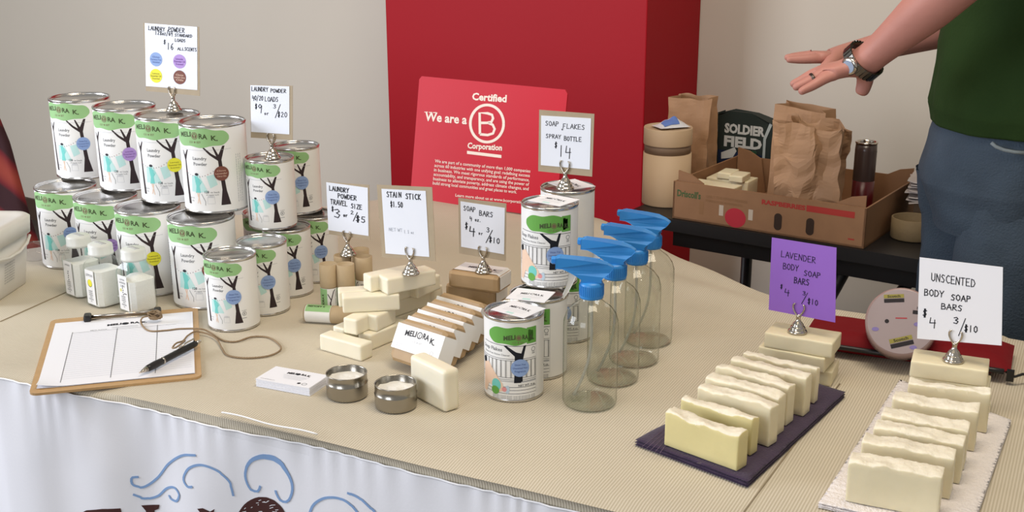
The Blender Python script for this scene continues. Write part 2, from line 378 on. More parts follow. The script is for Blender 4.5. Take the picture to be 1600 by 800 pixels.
def cloth_top(i, j):
    k = i * NF; i0 = min(int(k), NF - 1); t = k - i0
    f = FR[i0].lerp(FR[i0 + 1], t); b = BK[i0].lerp(BK[i0 + 1], t); p = f.lerp(b, j)
    # soft wrinkles towards the back right, where nothing stands
    q = (p - Vector((.42, 2.0, .75))); d = math.exp(-((q.dot(LU) / .28) ** 2 + (q.dot(LV) / .13) ** 2))
    p = p.copy(); p.z = .75 + d * .010 * (.5 + .5 * math.sin(q.dot(LV) * 55 + 2 * math.sin(q.dot(LU) * 6))) - (.004 if j in (0, 1) else 0)
    return p
mb.grid(cloth_top, NF, 40, M_cloth)
def near_bn(p):
    i0 = min(range(161), key=lambda i: (BN[i].x - p.x) ** 2 + (BN[i].y - p.y) ** 2); i0 = min(max(i0, 1), 159)
    a, b = BN[i0 - 1], BN[i0 + 1]; ab = b - a; return a + ab * max(0, min(1, (p - a).dot(ab) / ab.dot(ab)))
def front_drop(i, j):
    p = cloth_top(i, 0).copy(); n_ = near_bn(p); kz = (.7502 - n_.z) / .018; n_.z = p.z; d = n_ - p
    if j < 4: return p + d * (0, .45, .8, 1)[j] + NRM * (0, .0005, .0008, .001)[j] + Vector((0, 0, (0, -.003, -.009, -.019)[j] * kz))
    return p + d - NRM * .012 + Vector((0, 0, (-.05, -.2, -.35)[j - 4]))
mb.grid(lambda u, v: front_drop(u, int(round(v * 6))), NF, 6, M_cloth)
def back_drop(u, v):
    p = cloth_top(u, 1).copy(); t = int(round(v * 6)); z = [0, -.003, -.012, -.03, -.1, -.2, -.3][t]; o_ = [0, .004, .008, .010, .012, .02, .02][t]
    return p + LV * (o_ + .012 * math.sin(u * 90) * (t / 6)) + Vector((0, 0, z))
mb.grid(back_drop, NF, 6, M_cloth)
cl = mb.build('tablecloth'); tag(cl, 'beige finely ribbed tablecloth covering the display table', 'tablecloth')
# pressed fold seams of the cloth, raised creases
sm = MB(); M_seam = mat('cloth_crease', rgb(150, 136, 112), .9)
for pa, pb in (((0, 503), (108, 455)), ((1162, 800), (1312, 600))):
    A, B = at(*pa), at(*pb); d = (B - A).normalized(); A = A - d * .0; sm = MB(); sm.tube([A + Vector((0, 0, .0002)), (A + B) / 2 + Vector((0, 0, .0004)), B + Vector((0, 0, .0002))], .0012, M_seam, 6); sm.build('crease', cl)
# tables underneath
tb = MB()
def leg(mbx, x, y, z0, z1, r=.014, m=M_black): mbx.tube([(x, y, z0), (x, y, z1)], r, m, 10)
tbl = empty('display_table', (0, 1.7, 0), 0, 'long table hidden under the beige tablecloth', 'table')
tt = MB(); tt.prism([(p.x - NRM.x * .02, p.y - NRM.y * .02 - 1.7) for p in FR[2:-2:6]] + [(p.x - LV.x * .03, p.y - LV.y * .03 - 1.7) for p in BK[-6:4:-6]], .715, .744, mat('table_board', rgb(150, 130, 105), .6))
tt.build('tabletop', tbl)
for x, y in ((-1.1, 1.86), (-.9, 2.1), (.6, 1.15), (.75, 1.5)):
    t = MB(); leg(t, x, y - 1.7, 0, .715); t.build('leg', tbl)
# banner
def banner_pt(s, z, off=0.0):
    """s = 0..1 along BN, z height"""
    k = min(max(s, 0), 1) * 160; i0 = min(int(k), 159); p = BN[i0].lerp(BN[i0 + 1], k - i0)
    dz = .732 - z; f1 = min(dz / .1, 1)
    w_ = .004 * math.sin(s * 75 + 1.5 * math.sin(s * 17)) * f1 + .006 * math.sin(s * 23) * min(dz / .3, 1)
    w_ += .0015 * math.sin(s * 420 + 3 * math.sin(s * 60)) * math.exp(-dz / .03)
    return Vector((p.x, p.y, z + (p.z - .732) * max(0, 1 - dz / .1))) + NRM * (w_ + .004 + off + dz * .02)
bnm = MB(); NZ = 40
def bz(j): return .732 - .66 * (j ** 1.8)
bnm.grid(lambda u, v: banner_pt(u, bz(v)), 400, NZ, M_banner)
ban = bnm.build('banner'); tag(ban, 'white fabric banner with blue swirls and dark brown lettering on the table front', 'banner')
hem = MB(); hem.tube([banner_pt(i / 200, .7315, .0005) for i in range(201)], .0014, mat('hem_stitch', rgb(245, 246, 250), .6), 6); hem.build('hem', ban)
# printed swirls: outlines laid on the banner plane
def ban_uv(px, py):
    best = None
    P0 = BN[60]; n = NRM
    P = atp(px, py, P0, n)
    # iterate: nearest station along BN
    for _ in range(3):
        i0 = min(range(161), key=lambda i: (BN[i].x - P.x) ** 2 + (BN[i].y - P.y) ** 2)
        P = atp(px, py, BN[i0] + n * (.005 + (.732 - P.z) * .02), n)
    i0 = min(max(i0, 1), 159); a, b = BN[i0 - 1], BN[i0 + 1]; ab = Vector((b.x - a.x, b.y - a.y)); t = (Vector((P.x - a.x, P.y - a.y)).dot(ab)) / ab.length_squared
    return ((i0 - 1 + 2 * t) / 160, P.z)
def smooth_px(pts, n=40): return [(v.x, v.y) for v in resample([Vector((x, y, 0)) for x, y in pts], n)]
M_sw = cmat(132, 164, 206, .7); M_br = cmat(70, 38, 34, .7)
SL = sum((BN[i + 1] - BN[i]).length for i in range(160))
pr = Print()
Z = lambda x, y: (x / 2.667, 600 + y / 2.667)
sw = [[Z(818, 296), Z(760, 298), Z(700, 335), Z(650, 395), Z(600, 430), Z(562, 420), Z(556, 390), Z(578, 390)],
      [Z(562, 458), Z(600, 478), Z(650, 472), Z(690, 438), Z(725, 433), Z(747, 460), Z(735, 488), Z(708, 480), Z(700, 465)],
      [Z(808, 424), Z(785, 424), Z(768, 392), Z(790, 350), Z(840, 336), Z(900, 360), Z(950, 410), Z(967, 472)],
      [Z(1078, 430), Z(1065, 455), Z(1030, 440), Z(1015, 380), Z(1040, 325), Z(1095, 305), Z(1160, 325), Z(1205, 385), Z(1218, 440), Z(1200, 488), Z(1165, 490), Z(1142, 448)],
      [Z(1290, 545), Z(1310, 500), Z(1350, 475), Z(1400, 472), Z(1450, 492), Z(1490, 535)],
      [Z(1448, 452), Z(1500, 478), Z(1560, 535)]]
for k, s_ in enumerate(sw):
    pts = [ban_uv(x, y) for x, y in smooth_px(s_)]
    pts = [(u * SL, z) for u, z in pts]
    ws = [.0035 + (.0045 * math.exp(-((i / 40 - .5) / .16) ** 2) if k == 3 else 0) for i in range(41)]
    pr.line(pts, .0035, M_sw, 1, ws)
def bpoly(pts): pr.poly([(lambda a: (a[0] * SL, a[1]))(ban_uv(*p)) for p in pts], M_br, 1)
bpoly([Z(330, 545), Z(365, 527), Z(440, 517), Z(520, 510), Z(532, 560), Z(505, 560), Z(500, 545), Z(450, 545), Z(452, 640), Z(350, 650), Z(350, 560)])
bpoly([Z(590, 508), Z(660, 507), Z(655, 525), Z(640, 530), Z(640, 640), Z(720, 645), Z(720, 670), Z(590, 668), Z(610, 640), Z(608, 530)])
bpoly([Z(828, 516), Z(850, 514), Z(878, 530), Z(895, 520), Z(890, 545), Z(890, 660), Z(850, 660), Z(850, 545)])
cx, cy = Z(1085, 590)
pr.poly([(lambda a: (a[0] * SL, a[1]))(ban_uv(cx + 41 * math.cos(i / 40 * 2 * PI), cy + 42 * math.sin(i / 40 * 2 * PI))) for i in range(40)], M_br, 1)
random.seed(9)
for i in range(46):   # worn scratches in the printed round letter
    x = cx + random.uniform(-34, 34); y = cy - random.uniform(8, 36)
    if (x - cx) ** 2 + (y - cy) ** 2 < 37 ** 2:
        a = [ban_uv(x, y), ban_uv(x + random.uniform(2, 7), y + random.uniform(-2, 1))]; pr.line([(u * SL, z) for u, z in a], .0008, M_banner, 2)
pr.build('print', lambda u, v, l: banner_pt(u / SL, v, .0007 + .0003 * l), ban, cut=.01)
# clear tape strip holding the cloth at the front edge
tp = MB(); A = at(342, 648, .7515); B = at(492, 683, .7515); d = B - A
tp.grid(lambda u, v: A + d * u + NRM * ([-.006, .003, .0085, .0125, .0140][int(round(v * 4))]) + Vector((0, 0, [.0006, 0, -.004, -.011, -.020][int(round(v * 4))] + .0012 * math.sin(u * 9) * (1 if v < .3 else 0))), 30, 4, thin_glass('clear_tape', (.97, .97, .97, 1), (.85, .85, .85, 1)))
tp.tube([A + d * (i / 24) + NRM * (-.006) + Vector((0, 0, .0012 + .0012 * math.sin(i / 24 * 9))) for i in range(25)], .0011, mat('tape_edge', rgb(250, 250, 250), .15), 6)
tag(tp.build('tape_strip'), 'clear tape strip along the front edge of the tablecloth', 'tape')

# ------------------------------------------------------------------ cans
H1, R1, H2, R2 = .152, .0555, .1215, .0412
def canopy(cx_, cy_, w_, h_, bumps=7, seed=1):
    rn = random.Random(seed); pts = []
    n = 64
    for i in range(n):
        a = 2 * PI * i / n; ex = 2.6
        c_, s_ = math.cos(a), math.sin(a); r = (abs(c_) ** ex + abs(s_) ** ex) ** (-1 / ex)
        
        pts.append((cx_ + w_ * r * c_, cy_ + h_ * r * s_ * (1 + .09 * math.sin(a * bumps + seed))))
    return pts
def art_powder(p, k, Ht, small):
    """k scales the drawing; v measured down from the can top (in the big-can frame)"""
    Y = lambda v: Ht - v * k; X = lambda u: u * k
    p.poly([(X(x), Y(-y)) for x, y in canopy(0, -.021, .056, .0155, 9, 2)], M_green, 1)
    p.text('MELI', X(-.037), Y(.0215), .0115 * k, M_logo, 'l', .03, 2, width=.027 * k, arch=0, slope=.10)
    p.disc(X(-.003), Y(.0175), .0062 * k, M_logo2, 2); p.ring(X(-.003), Y(.0175), .0048 * k, .0008 * k, M_green, 3)
    p.line([(X(-.003), Y(.0215)), (X(-.003), Y(.0145))], .001 * k, M_green, 3); p.line([(X(-.0055), Y(.0145)), (X(-.003), Y(.0185)), (X(-.0005), Y(.0145))], .0008 * k, M_green, 3)
    p.text('RA', X(.005), Y(.0215), .0115 * k, M_logo, 'l', .03, 2, width=.0145 * k, slope=-.10); p.text('K.', X(.0255), Y(.0245), .0115 * k, M_logo, 'l', .03, 2, width=.011 * k, slope=-.15)
    p.text('CO \u2605 EST', X(-.003), Y(.0300), .0048 * k, M_logo2, 'c', .01, 2)
    # trees
    for s in (0,):
        T = lambda pts: p.poly([(X(a), Y(b)) for a, b in pts], M_trunk, 1)
        T([(.034, .058), (.040, .058), (.0425, .085), (.0455, .112), (.0515, .137), (.0345, .137), (.038, .11)])
        T([(.034, .059), (.026, .036), (.0285, .036), (.0355, .05), (.043, .035), (.047, .035), (.040, .059)])
        T([(.034, .060), (.021, .050), (.010, .038), (.0125, .037), (.024, .0475), (.0355, .055)])
        T([(-.029, .060), (-.026, .060), (-.0235, .10), (-.0205, .136), (-.0265, .136), (-.0285, .10)])
        T([(-.029, .062), (-.0345, .045), (-.033, .044), (-.0285, .052), (-.022, .042), (-.020, .043), (-.026, .060)])
    p.line([(X(-.05), Y(.041)), (X(.0), Y(.042)), (X(.058), Y(.041))], .0006, M_lt, 1)
    p.text('Laundry', X(.003), Y(.0585), .0078 * k, M_greyt, 'c', .02, 1, arch=.6 / k); p.text('Powder', X(.0035), Y(.068), .0078 * k, M_greyt, 'c', .02, 1, arch=.6 / k)
    for i in range(13):
        t = i / 12; u = -.027 + t * .057; v = .074 + .0135 * (1 - (2 * t - .85) ** 2 / 1.32)
        p.disc(X(u), Y(v), .0008 * k, cmat(170, 80, 90) if i % 3 == 0 else M_greyt, 1, n=8)
    p.poly([(X(a), Y(b)) for a, b in ((-.0145, .086), (.0, .084), (.0125, .110), (.014, .114), (-.0165, .114))], M_teal2, 1)
    p.poly([(X(a), Y(b)) for a, b in ((-.009, .087), (-.004, .087), (-.0015, .090), (.002, .097), (-.0005, .104), (.001, .115), (-.0085, .116), (-.0065, .104), (-.008, .096))], M_teal, 2)
    p.line([(X(-.0015), Y(.090)), (X(.004), Y(.096)), (X(.0), Y(.101))], .0012 * k, M_teal, 2)
    p.disc(X(-.0045), Y(.0835), .0036 * k, M_dk, 2, n=14, ry=.0024 * k)
    p.line([(X(-.006), Y(.115)), (X(-.0035), Y(.124)), (X(-.001), Y(.135))], .0016 * k, M_skinp, 2); p.line([(X(-.002), Y(.115)), (X(-.0035), Y(.124)), (X(-.006), Y(.134))], .0014 * k, M_skinp, 2)
    p.line([(X(.002), Y(.117)), (X(.0085), Y(.130)), (X(.008), Y(.137))], .0007 * k, M_greyt, 2)
    p.poly([(X(a), Y(b)) for a, b in ((.013, .086), (.026, .083), (.031, .101), (.0185, .107))], M_teal2, 1)
    p.line([(X(a), Y(b)) for a, b in ((.013, .122), (.024, .122), (.025, .134), (.012, .134), (.013, .122))], .0006 * k, M_lt, 1)
    for i in range(3): p.ring(X(.0155 + i * .003), Y(.1215), .0018 * k, .0005 * k, M_lt, 1, n=10)
    if not small:
        p.text('128', X(.008), Y(.1155), .0058 * k, M_dk, 'l', .02, 1); p.text('oz loads', X(.018), Y(.1155), .0046 * k, M_greyt, 'l', 0, 1); p.text('64 regular loads', X(.0105), Y(.1195), .0033 * k, M_greyt, 'l', 0, 1)
    else:
        p.ring(X(.055), Y(.118), .0042 * k, .0009 * k, M_greyt, 1, n=20); p.text('B', X(.055), Y(.120), .006 * k, M_greyt, 'c', .02, 1); p.rect(X(.050), Y(.128), X(.060), Y(.127), M_greyt, 1); p.text('Certified', X(.055), Y(.112), .003 * k, M_greyt, 'c', 0, 1)
    p.text('Net Wt', X(-.017), Y(.126), .003 * k, M_greyt, 'c', 0, 1); p.text('8 lb', X(-.016), Y(.131), .003 * k, M_greyt, 'c', 0, 1)
    # fine print columns round the side
    if not small:
        for c_ in range(3):
            for r_ in range(20):
                w_ = .0026 + .0016 * ((r_ * 7 + c_ * 3) % 5) / 5
                p.rect(X(.0665 + c_ * .0045), Y(.052 + r_ * .0042), X(.0678 + c_ * .0045), Y(.052 + r_ * .0042 + w_), M_lt, 1)
def art_flakes(p):
    Ht = H2; Y = lambda v: Ht - v
    pts = [(x, y) for x, y in canopy(-.004, -.024, .035, .0125, 7, 5)]
    p.poly([(min(x, .0335), Y(-y)) for x, y in pts], M_green2, 1); p.rect(.018, Y(.036), .0335, Y(.0125), M_green2, 1)
    p.text('MELI', -.0145, Y(.0305), .009, M_logo, 'l', .04, 2, width=.0165, slope=.14); p.disc(.0065, Y(.0265), .0042, M_logo2, 2); p.ring(.0065, Y(.0265), .003, .0006, M_green2, 3); p.text('RA', .0115, Y(.0285), .009, M_logo, 'l', .04, 2, width=.0085, slope=-.08); p.text('K.', .0225, Y(.030), .009, M_logo, 'l', .04, 2, width=.007, slope=-.1)
    p.text('CO \u2605 EST', .006, Y(.0345), .0035, M_logo2, 'c', 0, 2)
    T = lambda q: p.poly([(a, Y(b)) for a, b in q], M_ink, 1)
    T([(.001, .053), (-.0145, .038), (-.011, .0375), (.003, .047), (.010, .049), (.0135, .038), (.017, .0375), (.012, .060), (.012, .092), (.0, .092), (.001, .07)])
    p.line([(-.05, Y(.037)), (.034, Y(.039))], .0007, M_ink, 1); p.line([(.034, Y(.014)), (.034, Y(.11))], .0004, M_lt, 1)
    p.text('Soap Flakes', -.0345, Y(.047), .0072, M_greyt, 'c', .02, 1, width=.036); p.text('Gluten Free Home Cleaner', -.028, Y(.053), .0036, M_greyt, 'c', .01, 1, width=.045)
    for v in (.057, .0595, .0845, .0875, .090): p.line([(-.06, Y(v)), (.033, Y(v))], .0005, M_ink, 2)
    for i in range(13):
        u = -.055 + i * .0072
        if u < .033: p.line([(u, Y(.0595)), (u, Y(.0845))], .0006, M_ink, 2); p.line([(u + .0013, Y(.0595)), (u + .0013, Y(.0845))], .0004, M_ink, 2)
    p.rect(.010, Y(.092), .033, Y(.0905), M_lt, 1); p.text('NET WT. 4 oz.', .019, Y(.0975), .0042, M_dk, 'c', .01, 2)
    for v in (.0985, .103, .108): p.line([(-.055, Y(v)), (.033, Y(v))], .0006, M_ink, 1)
    for v in (.1125, .1145, .1165): p.text('laundry hand wash and all purpose soap', .0, Y(v), .0024, M_greyt, 'c', 0, 1, width=.064)
    P = lambda q, m, l: p.poly([(a, Y(b)) for a, b in q], m, l)
    P([(-.052, .070), (-.040, .066), (-.026, .082), (-.016, .094), (-.014, .104), (-.022, .107), (-.032, .100), (-.040, .098), (-.046, .112), (-.055, .112)], M_skinp, 3)
    p.disc(-.026, Y(.097), .0075, M_teal, 4, ry=.009); p.disc(-.0275, Y(.105), .0065, M_green2, 5, ry=.006); p.disc(-.0135, Y(.102), .0035, cmat(226, 150, 150), 4); p.disc(-.0505, Y(.0655), .0045, M_ink, 4); p.disc(-.009, Y(.102), .003, cmat(190, 210, 225), 4, ry=.006)
    p.ring(.0285, Y(.045), .003, .0007, M_greyt, 1, n=16); p.rect(.0262, Y(.0515), .031, Y(.0505), M_greyt, 1); p.rect(.0262, Y(.049), .031, Y(.0495), M_greyt, 1)
def sticker(parent, R, u, v, r, colr, Rz):
    p = Print(); a, b = ST[colr]; p.disc(u, v, r, a, 6, n=32)
    wd = {'blue': ['Gluten Free', 'Unscented Non', 'Fragrance'], 'purple': ['Lavender', 'Essential Oil', 'Scented'], 'yellow': ['Lemon', 'Essential Oil', 'Scented'], 'brown': ['Clove', 'Lavender', 'Citrus Oils']}[colr]
    for i, t in enumerate(wd): p.text(t, u, v + r * (.28 - .38 * i), r * .3, b, 'c', .02, 7, width=r * (1.2 if i != 1 else 1.6))
    return p.build('sticker', cyl_map(R), parent, cut=.004)
def make_can(name, R, Ht, art, stk=None, label='', cat='can'):
    root = empty(name, (0, 0, 0)); tag(root, label, cat)
    b = MB(); b.lathe([(0, .0015), (R * .93, .0015), (R * .97, 0), (R * 1.012, .001), (R * 1.012, .003), (R, .004), (R, Ht - .004), (R * .99, Ht - .003)], M_tin, 64); b.build('body', root)
    l = MB(); l.lathe([(R, Ht - .005), (R * 1.022, Ht - .0035), (R * 1.025, Ht - .001), (R * 1.01, Ht), (R * .985, Ht), (R * .97, Ht - .003), (R * .965, Ht - .0045), (R * .9, Ht - .005), (R * .88, Ht - .0042), (R * .84, Ht - .0042), (R * .82, Ht - .005), (0, Ht - .005)], M_tin, 64); l.build('lid', root)
    lb = MB(); lb.lathe([(R + .0002, .0045), (R + .0003, .006), (R + .0003, Ht - .006), (R + .0002, Ht - .0052)], M_label, 64)
    p = Print(); art(p); p.build('x', cyl_map(R + .0003), None, cut=.004, mb=lb); lb.build('label', root)
    if stk: sticker(root, R + .0003, *stk, R)
    return root
def face_cam(P, deg):   # rz so that the local -Y side faces the camera, turned deg to screen-left
    d = math.atan2(-P[1], -P[0]); return d + PI / 2 + math.radians(-deg)
BIG = {}
for c in ('blue', 'purple', 'yellow', 'brown'):
    BIG[c] = make_can('powder_can', R1, H1, lambda p: art_powder(p, 1, H1, False), (.0385, H1 - .082, .0125, c), 'x')
SMALL = make_can('small_powder_can', R2, H2, lambda p: art_powder(p, .78, H2, True), (.0275, H2 - .062, .0122, 'blue'), 'x')
FLAKE = make_can('soap_flake_can', R2, H2, art_flakes, (.0085, H2 - .070, .0128, 'blue'), 'x')
used = set()
def can(proto, px, py, lvl, Ht, deg, label, group, xy=None):
    z = .75 + (lvl - 1) * Ht; P = at(px, py, z + Ht) if xy is None else Vector(xy + (0,)); P.z = z + .0004 * (lvl - 1) + .0002
    if proto not in used:
        used.add(proto); proto.location = P; proto.rotation_euler = (0, 0, face_cam(P, deg)); tag(proto, label, 'can', group); return P
    copy_tree(proto, P, face_cam(P, deg), label, group); return P
G1 = 'large laundry powder cans stacked at the left'; G2 = 'small laundry powder cans'; G3 = 'soap flake cans'
can(BIG['blue'], 123.5, 151, 2, H1, 41, 'large powder can with a blue sticker in the upper row, leftmost of the stack', G1)
can(BIG['purple'], 193.5, 164, 2, H1, 38, 'large powder can with the purple sticker in the upper row', G1)
PC = can(BIG['yellow'], 261, 177.5, 2, H1, 34, 'large powder can with a yellow sticker carrying the tallest price sign', G1)
can(BIG['brown'], 331, 188, 2, H1, 30, 'large powder can with a brown sticker, right end of the upper row', G1)
can(BIG['blue'], 102, 288, 1, H1, 40, 'large powder can with a blue sticker in the lower row, next to the white tub', G1)
can(BIG['purple'], 164, 304, 1, H1, 38, 'large powder can in the lower row behind the first two glass jars', G1)
can(BIG['yellow'], 230, 321, 1, H1, 37, 'large powder can in the lower row behind the rightmost glass jar', G1)
can(BIG['brown'], 313.5, 336, 1, H1, 32, 'large lower-row powder can with brown sticker, partly behind the front small can', G1)
can(SMALL, 358.5, 395, 1, H2, 36, 'small powder can standing alone in front beside the clipboard', G2)
PJ = can(SMALL, 408, 375, 1, H2, 28, 'small powder can in the lower row directly behind the lone front can', G2)
can(SMALL, 447, 352, 1, H2, 24, 'small powder can in the middle of the lower row, under two others', G2)
can(SMALL, 490, 333, 1, H2, 24, 'small powder can at the rear right end of the lower row', G2, )
can(SMALL, 0, 0, 1, H2, 22, 'small powder can hidden between the large can and the small stack', G2, xy=(-.450, 2.072))
PI_ = can(SMALL, 420.5, 245, 2, H2, 36, 'upper small powder can carrying the nine dollar sign', G2)
can(SMALL, 462, 226, 2, H2, 28, 'upper small powder can behind the one with the nine dollar sign', G2)
flP = can(FLAKE, 803, 484, 1, H2, 0, 'soap flake can in front, standing singly beside the spray bottles', G3)
flR = can(FLAKE, 842, 456, 1, H2, 24, 'lower soap flake can directly behind the single front one', G3)
flQ = can(FLAKE, 859, 315, 2, H2, 0, 'upper soap flake can with its label to the front', G3)
flT = can(FLAKE, 0, 0, 1, H2, 20, 'lower soap flake can at the back behind the spray bottles', G3, xy=(.087, 1.752))
flS = can(FLAKE, 887, 291, 2, H2, 60, 'upper rear soap flake can carrying the fourteen dollar sign', G3)
for k in list(BIG.values()) + [SMALL, FLAKE]: assert k in used
# square leaflets on the flake cans
def leaflet(P, z, rz, label):
    b = MB(); b.box((0, 0, .0004), (.058, .05, .0006), M_paper)
    p = Print(); p.text('MELI', -.016, .000, .009, M_dk, 'l', .04, 1, width=.012, slope=.15); p.ring(.001, .005, .0028, .0012, M_dk, 1); p.text('RA K.', .005, .001, .009, M_dk, 'l', .04, 1, width=.014, slope=-.12)
    for i in range(3): p.rect(-.018, -.004 - i * .004, .018, -.0045 - i * .004, M_lt, 1)
    p.rect(-.006, -.022, .006, -.016, M_teal2, 1)
    o = b.build('leaflet', None, loc=(P.x, P.y, z), rz=rz); p.build('print', lambda u, v, l: Vector((u, v, .0007 + .0001 * l)), o); tag(o, label, 'leaflet', 'leaflets on the soap flake cans')
    return o
leaflet(flP + Vector((.006, .0, 0)), .75 + H2 + .0006, math.radians(-38), 'white square leaflet on the front soap flake can lid')
leaflet(flQ + Vector((.006, .002, 0)), .75 + 2 * H2 + .0014, math.radians(-38), 'white square leaflet on the upper middle soap flake can')
leaflet(flR + Vector((-.012, -.018, 0)), .75 + H2 + .0006, math.radians(-20), 'white square leaflet caught between the stacked soap flake cans')
leaflet(flS + Vector((.006, .004, 0)), .75 + 2 * H2 + .0014, math.radians(-60), 'white square leaflet under the fourteen dollar sign stand')

# ------------------------------------------------------------------ price signs in nickel card holders
def holder(P, label):
    root = empty('card_holder', P, AX, label, 'sign holder', 'nickel card holders')
    b = MB(); b.lathe([(0, 0), (.0135, 0), (.0142, .0015), (.0125, .004), (.0108, .005), (.0112, .0065), (.0098, .009), (.0080, .010), (.0083, .0115), (.0068, .014), (.0045, .0165), (.0032, .019), (.0030, .022), (.0036, .0245), (.0026, .027), (0, .0275)], M_chrome, 32); b.build('base', root)
    for s in (-1, 1):
        t = MB(); pts = []
        for i in range(13):
            a = i / 12; pts.append(Vector((s * (.0012 + .0072 * math.sin(a * 1.9)), 0, .025 + .0165 * a)))
        for i in range(1, 7): pts.append(pts[12] + Vector((-s * .0028 * math.sin(i / 6 * 2.4) + s * .0012 * (1 - math.cos(i / 6 * 2.4)), 0, .0012 * math.sin(i / 2))))
        t.tube([p + Vector((0, -.0018, 0)) for p in pts], .0013, M_chrome, 8); t.tube([p + Vector((0, .0018, 0)) for p in pts], .0011, M_chrome, 8)
        for i in (3, 6, 9, 12): t.tube([pts[i] + Vector((0, -.0018, 0)), pts[i] + Vector((0, .0018, 0))], .001, M_chrome, 6)
        t.build('prong', root)
    return root
def sign(P, kraft, white, m_white, draw, label, tilt=0, yaw=None, back=True, hlabel='', cat='sign'):
    """a flat card standing in the holder at P; card corners are found on its own upright plane"""
    holder(P, hlabel)
    yw = AX if yaw is None else yaw
    n = Vector((-math.sin(yw), math.cos(yw), 0)); n = (n * math.cos(tilt) + Vector((0, 0, math.sin(tilt)))).normalized()
    O = P + Vector((0, 0, .035))
    root = empty('price_sign', O, 0, label, cat, 'handwritten price signs')
    def quad(c, off, th, m, name):
        q = [atp(x, y, O + n * off, n) - O for x, y in c]; b = MB(); vs = q + [v + n * th for v in q]
        b.add(vs, [(3, 2, 1, 0), (4, 5, 6, 7), (0, 1, 5, 4), (1, 2, 6, 5), (2, 3, 7, 6), (3, 0, 4, 7)], m); b.build(name, root); return q
    if kraft: quad(kraft, .0004, .0006, M_backing, 'backing')
    q = quad(white, -.0003, .0005, m_white, 'card')
    Wp = (Vector(white[1]) - Vector(white[0])).length; Hp = (Vector(white[3]) - Vector(white[0])).length
    p = Print(); draw(p, Wp, Hp)
    def fn(u, v, l):
        s, t = u / Wp, -v / Hp
        return q[0] * (1 - s) * (1 - t) + q[1] * s * (1 - t) + q[2] * s * t + q[3] * (1 - s) * t - n * (.0002 + .0001 * l)
    p.build('lettering', fn, root)
T0 = M_ink
def d1(p, W_, H_):
    p.hand('LAUNDRY', 6, -10, 6, T0, 1.1, 27, slope=-.02); p.hand('POWDER', 38, -10.5, 7, T0, 1.1, 26)
    p.hand('128', 17, -16.5, 6, T0, 1.1, 11); p.hand('oz/64', 28, -16.5, 7, T0, 1.1, 17); p.hand('STANDARD', 48, -17, 4.2, T0, 1, 27)
    p.hand('LOADS', 48, -25, 4.5, T0, 1, 17); p.hand('$', 30, -30, 6, T0, 1, 5); p.hand('16', 36, -38, 10, T0, 1.1, 11); p.hand('ALL', 52, -38, 4, T0, 1, 11); p.hand('SCENTS', 63, -38, 5, T0, 1, 19)
    for i, (x, y, c) in enumerate(((17.5, -55, 'blue'), (55, -55.5, 'purple'), (17, -81, 'yellow'), (55, -80.5, 'brown'))):
        a, b = ST[c]; p.disc(x, y, 10, a, 1, ry=11); 
        for k, t in enumerate((['Gluten', 'Fragrance Free', 'Unscented'], ['Lavender', 'Essential Oil', 'Scented'], ['Lemon', 'Essential Oil', 'Scented'], ['Clove', 'Lavender Citrus', 'Oils'])[i]): p.text(t, x, y + 2.4 - 4 * k, 4, b, 'c', .03, 2, width=(12, 17, 12)[k])
def d2(p, W_, H_):
    p.hand('LAUNDRY', 2, -9, 6.5, T0, 1.1, 27); p.hand('POWDER', 32, -10, 5.5, T0, 1.1, 25); p.hand('40/20', 3, -23, 7, T0, 1.1, 18); p.hand('LOADS', 23, -24, 7, T0, 1.1, 22)
    p.hand('$', 7, -36, 7, T0, 1.2, 5); p.hand('9', 12, -41, 12, T0, 1.2, 9); p.hand('or', 22, -45, 6, T0, 1.1, 8); p.hand('3', 36, -34, 6, T0, 1.1, 6); p.hand('/', 39, -46, 16, T0, 1.1, 12); p.hand('$20', 43, -47, 7.5, T0, 1.1, 16)
def d3(p, W_, H_):
    p.hand('LAUNDRY', 5, -12, 7, T0, 1.5, 32); p.hand('POWDER', 18, -22, 7, T0, 1.5, 31); p.hand('TRAVEL', 6, -33, 7.5, T0, 1.5, 28); p.hand('SIZE', 39, -35, 7, T0, 1.5, 18)
    p.hand('$', 7, -44, 7, T0, 1.3, 5); p.hand('3', 11, -53, 13, T0, 1.5, 13); p.hand('or', 26, -50, 6, T0, 1.6, 8); p.hand('2', 38, -44.5, 5.5, T0, 1.2, 6); p.hand('/', 42, -53, 11, T0, 1.3, 10); p.hand('$5', 46, -55, 9, T0, 1.4, 17)
def d4(p, W_, H_):
    p.hand('STAIN', 8, -12, 8, T0, 1.3, 24); p.hand('STICK', 38, -13.5, 8, T0, 1.4, 24); p.hand('$1.50', 13, -27, 8, T0, 1.3, 20)
    m = cmat(170, 175, 185); p.hand('NET', 8, -65, 5, m, .7, 12); p.hand('WT', 22, -65, 5, m, .7, 8); p.hand('1.3 oz', 32, -67, 5, m, .7, 16)
def d5(p, W_, H_):
    p.hand('SOAP', 5, -13, 7, T0, 1.2, 20); p.hand('BARS', 30, -17, 7.5, T0, 1.3, 23); p.hand('4 oz.', 15, -27, 6, T0, 1.2, 20)
    p.hand('$', 7, -41, 9, T0, 1.3, 6); p.hand('4', 14, -50, 13, T0, 1.6, 11); p.hand('or', 29, -47, 6, T0, 1.1, 8); p.hand('3', 42, -41, 7, T0, 1.3, 6); p.hand('/', 41, -55, 16, T0, 1.3, 15); p.hand('$10', 46, -56, 8, T0, 1.3, 18)
